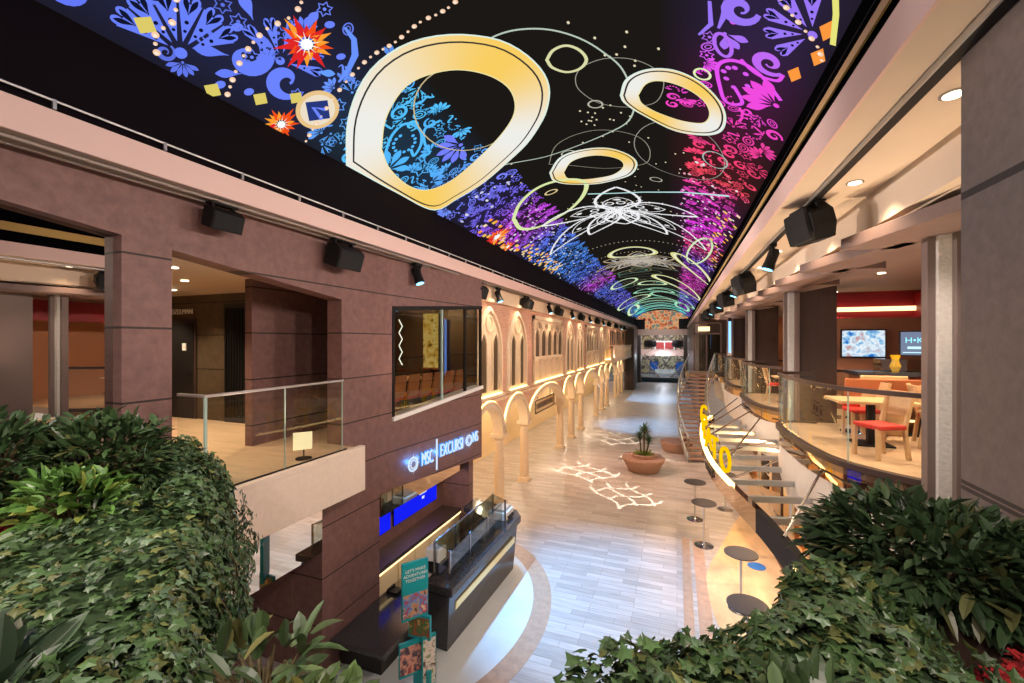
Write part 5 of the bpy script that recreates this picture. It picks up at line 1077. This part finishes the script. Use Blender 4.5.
for k in range(60):
    y = .35 + .82 * k
    if cl is None: cl = G().box(-.01, .01, -.012, .012, -.07, .01).build('clip', M['alu'], r); cl.location = (0, y - 20, 0)
    else: q = cl.copy(); COL.objects.link(q); q.parent = r; q.location = (0, y - 20, 0)
r = thing('clip_rail', 'thin cable rail with clips along the top of the right fascia', 'rail', (1.2, 20, 7.3)); G().tube([(1.36, -2, 7.7), (1.36, 55, 7.7)], .006, 5).build('cable', M['black'], r, local=False)
# recessed downlights
def downlight(loc, label, power, col=(255, 226, 190), group='recessed downlights', ang=110, lens=True):
    r = thing('downlight', label, 'downlight', loc, 0, group); G().lathe([(.075, -.012), (.075, 0), (.06, 0), (.055, -.01)], n=20).build('ring', M['chrome'], r, True); G().lathe([(.056, -.016), (.056, -.009)], n=16).build('lens', M['lens'], r)
    if power: lamp('SPOT', (loc[0], loc[1], loc[2] - .06), power, col, (loc[0], loc[1], 0), ang, .8, .06, 'downlight_lamp')
i = 0
for y in (3.7, 5.4, 7.2, 9.0, 10.8, 12.6, 14.4, 17, 20, 23): downlight((1.7, y, 6.83), '%s recessed downlight in the tan right soffit from the camera' % ORD[i], 120, group='right soffit downlights'); i += 1
i = 0
for (x, y) in ((-6.4, 3.9), (-7.6, 4.8), (-9.2, 5.6), (-7.2, 6.0), (-10.6, 5.8)): downlight((x, y, 6.215), '%s recessed downlight in the lobby ceiling behind the left balcony' % ORD[i], 190, group='lobby downlights'); i += 1
i = 0
for (x, y) in ((3.3, 6.6), (4.2, 8), (3.2, 9), (4.4, 9.6), (3.4, 12), (3.2, 14.5), (3.2, 19)): downlight((x, y, 6.355), '%s recessed downlight in the restaurant ceiling' % ORD[i], 260, group='restaurant downlights'); i += 1
# ================================================================== LIGHT
WARM = (255, 206, 146); COOL = (118, 190, 255); NEUT = (255, 236, 224)
# arcade walkway lamps and wall washers
for k in range(len(CY) - 1):
    y = (CY[k] + CY[k + 1]) / 2; lamp('POINT', (-6.6, y, 3.1), 75 if CY[k + 1] - CY[k] < 3 else 130, (255, 234, 204), radius=.08, name='arcade_lamp')
for y in (11.7, 14.1, 18, 21.9, 24.3, 28.2, 32, 36, 40, 44): lamp('SPOT', (-4.6, y, 6.75), 100, (255, 226, 192), (-5.2, y, 4.0), 110, 1, .05, 'cornice_lamp')
# spotlights of the show rig aimed at the promenade floor
for (x, y, tx, ty, p, a) in ((1.4, 8.2, -1.4, 7.5, 3700, 58), (-4.6, 7.6, -1.0, 8.6, 3700, 56), (1.4, 6, -3.3, 8.2, 900, 34), (-4.6, 11.9, -1.8, 10.0, 1500, 46), (1.4, 21, -2, 24, 2400, 44), (-4.6, 26.4, -2, 28, 3000, 54), (1.4, 30, -2, 34, 3400, 56), (-4.6, 38, -2, 42, 3800, 60), (1.4, 45, -2, 50, 3800, 60)): lamp('SPOT', (x, y, 6.5), p, COOL, (tx, ty, 0), a, .8, .05, 'show_lamp')
for (x, y, tx, ty, p, a) in ((1.4, 12.8, -1.8, 15, 1300, 75), (-4.6, 17.4, -1.2, 18, 1300, 75), (1.4, 17, -2, 20, 900, 70), (1.3, 11, 1.4, 11.2, 900, 50), (1.3, 8.2, 1.6, 9.2, 260, 44)): lamp('SPOT', (x, y, 6.5), p, (255, 200, 170), (tx, ty, 0), a, .9, .05, 'warm_lamp')
# soft wash on both side walls by fill spots added below the opposite soffit
for y in (1.5, 4, 6.5, 9): lamp('SPOT', (1.05, y, 6.9), 420, (255, 238, 226), (-5.2, y + .8, 5.2), 120, 1, .05, 'wall_fill')
for y in (13, 19, 27, 36): lamp('SPOT', (1.05, y, 6.9), 620, (255, 226, 206), (-5.2, y + 1, 5.2), 120, 1, .05, 'wall_fill')
for y in (6, 10, 15, 22, 30): lamp('SPOT', (-4.6, y, 6.9), 800, NEUT, (2.2, y + 1.5, 5.0), 110, 1, .05, 'wall_fill')
# added upward fill spots brightening both soffits, no fixtures behind them
for y in (4.5, 6.6, 9.2, 12, 15, 18, 22): lamp('SPOT', (1.75, y, 3.75), 260, (255, 222, 186), (1.75, y, 6.8), 100, 1, .03, 'soffit_fill')
for y in (1, 4, 7, 11, 16, 24, 34): lamp('SPOT', (-4.4, y, 3.9), 60, (255, 214, 190), (-4.85, y, 6.8), 110, 1, .03, 'soffit_fill')
for (x, y, tx, ty, tz, p) in ((-2.4, -1.2, -2.6, 1.8, 4.2, 380), (.2, -1.0, .8, 2.0, 4.3, 330), (-3.6, -.5, -4.2, 2.5, 4.2, 240), (-.8, -1.2, -.8, 1.2, 4.0, 200)): lamp('SPOT', (x, y, 6.9), p, NEUT, (tx, ty, tz), 80, 1, .03, 'plant_fill')  # added fill over the foreground plants, no fixtures modelled
lamp('POINT', (-6.6, 8.6, 5.9), 190, (255, 190, 120), radius=.05, name='bay_lamp')
lamp('POINT', (-5.5, 8.5, 2.15), 45, (255, 224, 180), radius=.03, name='recess_lamp')
for (y) in (8.5, 11, 14): lamp('POINT', (2.75, y, 2.5), 170, (255, 214, 150), radius=.05, name='kiosk_lamp')
for y in (18, 22): lamp('POINT', (2.6, y, 2.6), 110, (255, 214, 160), radius=.05, name='undercroft_lamp')
for y in (61, 68): lamp('POINT', (-1.8, y, 6.5), 360, (240, 248, 255), radius=.1, name='lobby_lamp'); lamp('POINT', (-1.8, y + 2, 3.0), 160, (225, 240, 255), radius=.1, name='lobby_lamp')
lamp('SPOT', (-1.8, 52, 6.9), 500, NEUT, (-1.8, 58, 6.4), 90, 1, .03, 'portal_fill')  # fill spot added to brighten the far portal beam
lamp('SPOT', (1.2, 3.4, 6.7), 260, NEUT, (2.45, 5.6, 4.8), 40, .8, .03, 'column_fill'); lamp('SPOT', (.9, 7.5, 6.7), 300, NEUT, (2.2, 10.3, 3.2), 60, .8, .03, 'skirt_fill'); lamp('SPOT', (.9, 11, 6.7), 300, NEUT, (2.0, 15, 3.0), 60, .8, .03, 'skirt_fill')  # fill spots added to lift the near column core and the ivory skirts
for k in range(9): u = -1.2 + .31 * k; p = bpt(8.7, 2.75, .07) + blku * u; lamp('POINT', p, 5.0, (60, 150, 255), radius=.02, name='halo_lamp')
for y in (1.5, 4.5, 8, 13, 20, 30): lamp('SPOT', (-4.55, y, 7.0), 420, (255, 240, 236), (1.15, y + .5, 6.97), 26, 1, .03, 'fascia_fill')  # narrow fill spots added to brighten the right cream fascia
# gobo projections: bright nets of lines on the promenade floor
def gobo(loc, tgt, ang, power, seed):
    o = lamp('SPOT', loc, power, (255, 244, 226), tgt, ang, .05, .004, 'gobo_projector'); l = o.data; l.use_nodes = True; nt = l.node_tree; N = nt.nodes.new; L = nt.links.new
    e = next(n for n in nt.nodes if n.type == 'EMISSION'); tc = N('ShaderNodeTexCoord'); sp = N('ShaderNodeSeparateXYZ'); L(tc.outputs['Normal'], sp.inputs[0])
    def m(op, a, b=None):
        n = N('ShaderNodeMath'); n.operation = op
        for i_, v in enumerate((a, b)):
            if v is None: continue
            if isinstance(v, (int, float)): n.inputs[i_].default_value = v
            else: L(v, n.inputs[i_])
        return n.outputs[0]
    kk = 1 / math.tan(math.radians(ang / 2)) * 1.25
    u = m('MULTIPLY', m('DIVIDE', sp.outputs[0], sp.outputs[2]), kk); v = m('MULTIPLY', m('DIVIDE', sp.outputs[1], sp.outputs[2]), kk)
    uu = m('ADD', u, m('MULTIPLY', m('SINE', m('MULTIPLY', v, 4.2 + seed)), .08)); vv = m('ADD', v, m('MULTIPLY', m('SINE', m('MULTIPLY', u, 4.8 + seed)), .08))
    def line(q): return m('LESS_THAN', m('ABSOLUTE', m('SUBTRACT', m('FRACT', m('ADD', m('MULTIPLY', q, 1.75), .25)), .5)), .07)
    net = m('MAXIMUM', line(uu), line(vv)); inside = m('MULTIPLY', m('LESS_THAN', m('ABSOLUTE', uu), .8), m('LESS_THAN', m('ABSOLUTE', vv), .8))
    L(m('MULTIPLY', net, inside), e.inputs[1])
for (loc, t, p, sd) in (((1.2, 14, 6.6), (-3.4, 17.4, 0), 9000, 0), ((1.2, 11, 6.6), (-1.6, 15.2, 0), 7000, .3), ((-4.5, 17, 6.6), (-1.1, 20.2, 0), 7000, .6), ((1.2, 18, 6.6), (-3.2, 23.8, 0), 9000, .2)): gobo(loc, t, 19, p, sd)
# ================================================================== FOREGROUND PLANTING
edge = smooth_path([(-4.9, 2.75, 0), (-4.1, 2.6, 0), (-3.55, 2.3, 0), (-3.0, 1.92, 0), (-2.45, 1.5, 0), (-1.9, 1.08, 0), (-1.4, .72, 0), (-1.05, .62, 0), (-.65, .82, 0), (-.35, 1.12, 0), (.1, 1.47, 0), (.36, 1.86, 0), (.62, 2.2, 0), (1.05, 2.6, 0), (1.48, 2.95, 0)], 6)
edge = [(p.x, p.y) for p in edge]
def nrm2(k):
    a = edge[max(k - 1, 0)]; b = edge[min(k + 1, len(edge) - 1)]; d = Vector((b[0] - a[0], b[1] - a[1])).normalized(); return Vector((-d.y, d.x))
inn = [Vector(edge[k]) - nrm2(k) * .22 for k in range(len(edge))]
g = G(); g.extr([(p.x, p.y, 2.7) for p in inn] + [(1.48, -1.5, 2.7), (-5.1, -1.5, 2.7)], (0, 0, .8)); struct(g.build('floor_viewing_deck', M['deckstone']))
r = thing('planter_box', 'long curved planter box edging the viewing deck under the ivy', 'planter', (-1.5, 1.2, 3.5))
g = G(); back = [(-4.9, .9), (-3.5, .75), (-2.4, .35), (-1.4, -.1), (-.4, .0), (.5, .5), (1.45, .8)]
g.extr([(p.x, p.y, 3.5) for p in inn] + [(x, y, 3.5) for x, y in reversed(back)], (0, 0, .58)); g.build('box', M['brown'], r, local=False)
o = G()
# red mulch: loose wood chips over the soil
V = []; F = []; Cc = []
def chip(x, y, z):
    a = random.uniform(0, 6.28); l = random.uniform(.012, .035); w_ = random.uniform(.004, .009); t = random.uniform(-.6, .6); d = Vector((math.cos(a), math.sin(a), t * .5)) * l; s = Vector((-math.sin(a), math.cos(a), random.uniform(-.4, .4))) * w_; p = Vector((x, y, z)); n = len(V); h = Vector((0, 0, .004)); q = random.uniform(.6, 1.5); c = (.34 * q, .018 * q, .02 * q)
    for v in (p - d - s, p + d - s * .6, p + d * .9 + s, p - d * .8 + s): V.append(v); Cc.append(c)
    for v in (p - d - s - h, p + d - s * .6 - h, p + d * .9 + s - h, p - d * .8 + s - h): V.append(v); Cc.append(c)
    F.extend([(n, n + 1, n + 2, n + 3), (n, n + 4, n + 5, n + 1), (n + 1, n + 5, n + 6, n + 2), (n + 2, n + 6, n + 7, n + 3), (n + 3, n + 7, n + 4, n)])
for k in range(9000):
    x, y = random.uniform(.45, 1.45), random.uniform(.9, 2.3)
    if y < 1.05 + .9 * x: chip(x, y, 4.085 + random.uniform(0, .035))
for k in range(5000): chip(random.uniform(-3.8, -2.5), random.uniform(.7, 1.4), 4.085 + random.uniform(0, .035))
o = colmesh('wood_mulch', V, F, Cc, M['mulch']); tag(o, 'bright red wood chip mulch covering the planter soil', 'mulch', kind='stuff')
# ivy over the outer edge
def leafshape(V, F, Cc, p, d, nrm, s, col):
    d = d.normalized(); b = nrm.cross(d); b = b.normalized() if b.length > 1e-5 else Vector((1, 0, 0)); nn = d.cross(b)
    pts = [(0, -.02), (.32, -.12), (.30, .14), (.50, .34), (.24, .46), (0, .9), (-.24, .46), (-.5, .34), (-.30, .14), (-.32, -.12)]
    o = len(V); V.append(p + d * s * .3 + nn * s * .07); Cc.append(tuple(v * .85 for v in col))
    for x, y in pts: V.append(p + b * x * s + d * y * s - nn * s * (abs(x) * .25)); Cc.append(col)
    n = len(pts); F.extend([(o, o + 1 + i_, o + 1 + (i_ + 1) % n) for i_ in range(n)])
def ivy_section(u):
    """profile across the planter edge: (offset outwards, height) for u in 0..1"""
    P = [(-.62, 4.12), (-.4, 4.2), (-.15, 4.27), (.08, 4.22), (.2, 4.02), (.24, 3.75), (.22, 3.45)]
    f = u * (len(P) - 1); i_ = min(int(f), len(P) - 2); t = f - i_; return (P[i_][0] + (P[i_ + 1][0] - P[i_][0]) * t, P[i_][1] + (P[i_ + 1][1] - P[i_][1]) * t)
V = []; F = []; Cc = []; gv = G()
NE = len(edge)
def ivypos(s, u):
    k = min(int(s), NE - 2); t = s - k; n = nrm2(k).lerp(nrm2(k + 1), t); e = Vector(edge[k]).lerp(Vector(edge[k + 1]), t)
    off, z = ivy_section(u); off = off * ((max(.4, 1.7 - 2.6 * (e.x - .2)) if e.x > .2 else .8 if e.x < -2.7 else 1.7) if off < 0 else 1); x = e.x + n.x * off; y = e.y + n.y * off
    # the left hump is taller and fuller, the middle is cut low, the right end rises again
    h = 0.0
    if x < -1.9: h = .03 * min(1, (-1.9 - x) / .9)
    elif x < -.05: h = .035
    else: h = -.015
    bump = .05 * math.sin(x * 9 + z * 5) + .035 * math.sin(y * 17 + x * 6)
    off2, z2 = ivy_section(min(1, u + .03)); tang = Vector((n.x * (off2 - off), n.y * (off2 - off), z2 - z)); tang = tang.normalized() if tang.length > 1e-5 else Vector((0, 0, -1))
    side = Vector((n.y, -n.x, 0)); nor = side.cross(tang); nor = nor if nor.dot(Vector((n.x, n.y, 1))) > 0 else -nor
    return Vector((x, y, z + h)) + nor * bump, nor.normalized(), tang, n
for k in range(30000):
    s = random.uniform(2, NE - 2); u = random.random() ** 1.35
    p, nor, tang, n = ivypos(s, u)
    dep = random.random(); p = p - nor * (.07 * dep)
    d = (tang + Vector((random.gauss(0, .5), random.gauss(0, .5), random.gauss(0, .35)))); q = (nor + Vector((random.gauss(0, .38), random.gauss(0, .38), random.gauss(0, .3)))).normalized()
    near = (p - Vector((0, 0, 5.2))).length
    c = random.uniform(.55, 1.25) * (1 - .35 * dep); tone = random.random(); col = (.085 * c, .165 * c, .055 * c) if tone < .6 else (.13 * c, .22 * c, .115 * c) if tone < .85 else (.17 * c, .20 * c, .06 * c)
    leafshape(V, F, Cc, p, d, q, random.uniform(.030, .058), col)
# trailing strands over the outer face
for k in range(150):
    s = random.uniform(4, NE - 4); p, nor, tang, n = ivypos(s, random.uniform(.6, .95)); L_ = random.uniform(.15, .5); pts = []
    w1 = Vector((random.gauss(0, .05), random.gauss(0, .05), 0))
    for j in range(7): f = j / 6; pts.append(p + Vector((n.x, n.y, 0)) * (.05 + .06 * math.sin(f * 3)) + w1 * f - Vector((0, 0, L_ * f)))
    gv.tube(pts, .003, 4)
    for j in range(30):
        f = random.random(); i_ = min(int(f * 6), 5); q = pts[i_].lerp(pts[i_ + 1], f * 6 - i_); c = random.uniform(.6, 1.2); leafshape(V, F, Cc, q + Vector((random.gauss(0, .015), random.gauss(0, .015), 0)), Vector((random.gauss(0, .5), random.gauss(0, .5), -1)), Vector((n.x, n.y, .3)), random.uniform(.03, .055), (.065 * c, .135 * c, .05 * c))
# a few sprays standing up off the mat
for (x, y, z) in ((-.42, 1.14, 4.13), (-.2, 1.3, 4.12)):
    a = random.uniform(.8, 2.2); pts = [Vector((x, y, z)) + Vector((math.cos(a) * .1 * f, math.sin(a) * .1 * f, .08 * f - .03 * f * f)) for f in (0, .3, .6, 1)]; gv.tube(pts, .003, 4)
    for j in range(9): f = random.random(); i_ = min(int(f * 3), 2); c = random.uniform(.7, 1.2); leafshape(V, F, Cc, pts[i_].lerp(pts[i_ + 1], f * 3 - i_), Vector((random.gauss(0, 1), random.gauss(0, 1), .4)), Vector((0, -.5, 1)), random.uniform(.02, .035), (.06 * c, .15 * c, .05 * c))
o = colmesh('ivy', V, F, Cc, M['leaf']); tag(o, 'thick mat of green ivy spilling over the planter edge', 'ivy', kind='stuff')
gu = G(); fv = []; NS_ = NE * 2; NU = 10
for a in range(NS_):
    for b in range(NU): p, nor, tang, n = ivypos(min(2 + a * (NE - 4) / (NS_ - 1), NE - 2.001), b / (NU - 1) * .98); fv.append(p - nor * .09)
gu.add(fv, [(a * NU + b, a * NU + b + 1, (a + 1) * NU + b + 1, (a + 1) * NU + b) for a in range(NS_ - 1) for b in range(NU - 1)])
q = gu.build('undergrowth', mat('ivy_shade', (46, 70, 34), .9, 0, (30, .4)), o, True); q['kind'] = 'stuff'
q = gv.build('vines', M['stem'], o, True); q['kind'] = 'stuff'
# shrubs with pointed glossy leaves
def shrub(name, label, c, rx_, ry_, rz_, n, ll, lw, base, group=None, spread=.9, cat='shrub'):
    r = thing(name, label, cat, (c[0], c[1], 4.08), 0, group); V = []; F = []; Cc = []; g = G(); cz = c[2] - 4.08
    for k in range(26):
        a = random.uniform(0, 6.28); q = random.uniform(.3, .9); e = Vector((rx_ * q * math.cos(a), ry_ * q * math.sin(a), cz + rz_ * random.uniform(-.2, .7))); g.tube([(e.x * .15, e.y * .15, 0), (e.x * .5, e.y * .5, e.z * .6), e], [.012, .008, .004], 5)
    g.build('stems', M['stem'], r, True)
    for k in range(n):
        a = random.uniform(0, 6.28); z = random.uniform(-.75, 1); rr = random.uniform(.62, 1.0) ** .6; h = math.sqrt(max(0, 1 - z * z)); o_ = Vector((math.cos(a) * h, math.sin(a) * h, z))
        lump = 1 + .13 * math.sin(5 * a + 3 * z) + .1 * math.sin(9 * z + 2 * a); p = Vector((o_.x * rx_ * rr * lump, o_.y * ry_ * rr * lump, cz + o_.z * rz_ * rr * lump))
        if p.z < .02: continue
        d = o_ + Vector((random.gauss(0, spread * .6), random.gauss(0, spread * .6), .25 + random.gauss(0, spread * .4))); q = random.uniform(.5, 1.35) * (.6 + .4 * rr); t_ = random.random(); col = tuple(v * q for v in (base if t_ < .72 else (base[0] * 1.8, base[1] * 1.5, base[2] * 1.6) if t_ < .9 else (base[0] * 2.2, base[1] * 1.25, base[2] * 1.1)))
        blade(V, F, Cc, p, d, ll * random.uniform(.7, 1.2), lw * random.uniform(.8, 1.15), (random.gauss(0, .3), random.gauss(0, .3), 1), col, random.uniform(.05, .35))
    colmesh('foliage', V, F, Cc, M['leaf'], r); return r
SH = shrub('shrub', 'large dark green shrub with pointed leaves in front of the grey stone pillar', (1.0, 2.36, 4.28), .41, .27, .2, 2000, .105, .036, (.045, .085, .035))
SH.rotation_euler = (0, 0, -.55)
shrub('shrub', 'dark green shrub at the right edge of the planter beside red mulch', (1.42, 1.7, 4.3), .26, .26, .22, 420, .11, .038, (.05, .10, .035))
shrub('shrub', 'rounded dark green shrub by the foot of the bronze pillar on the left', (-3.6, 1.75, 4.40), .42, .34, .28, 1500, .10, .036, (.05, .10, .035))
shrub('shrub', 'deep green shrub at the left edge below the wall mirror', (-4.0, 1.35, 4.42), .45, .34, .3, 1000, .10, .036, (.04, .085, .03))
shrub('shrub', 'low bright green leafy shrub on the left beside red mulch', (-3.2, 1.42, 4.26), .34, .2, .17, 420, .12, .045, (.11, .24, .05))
shrub('shrub', 'dark broad leaved shrub in the lower left corner below the red mulch', (-1.75, .5, 4.16), .34, .22, .18, 420, .17, .055, (.035, .07, .035))
for (x, y, z, rx_, n, lab, b) in ((-1.12, .92, 4.20, .17, 90, 'broad leaved plant low in the middle left in front of the ivy', (.07, .12, .045)), (-.86, .86, 4.15, .16, 90, 'broad leaved plant at the bottom centre left, its tips lit yellow green', (.09, .15, .04)), (.33, 1.32, 4.16, .17, 120, 'broad leaved plant at the bottom right of the ivy mat', (.075, .13, .05)), (.16, 1.12, 4.14, .16, 100, 'broad leaved plant at the bottom between ivy and red mulch', (.06, .11, .045)), (.62, 1.28, 4.12, .15, 70, 'small broad leaved plant standing on red mulch', (.06, .11, .05))):
    shrub('leafy_plant', lab, (x, y, z), rx_, rx_ * .8, .13, n, .115, .036, b, 'broad leaved plants', 1.1, 'plant')
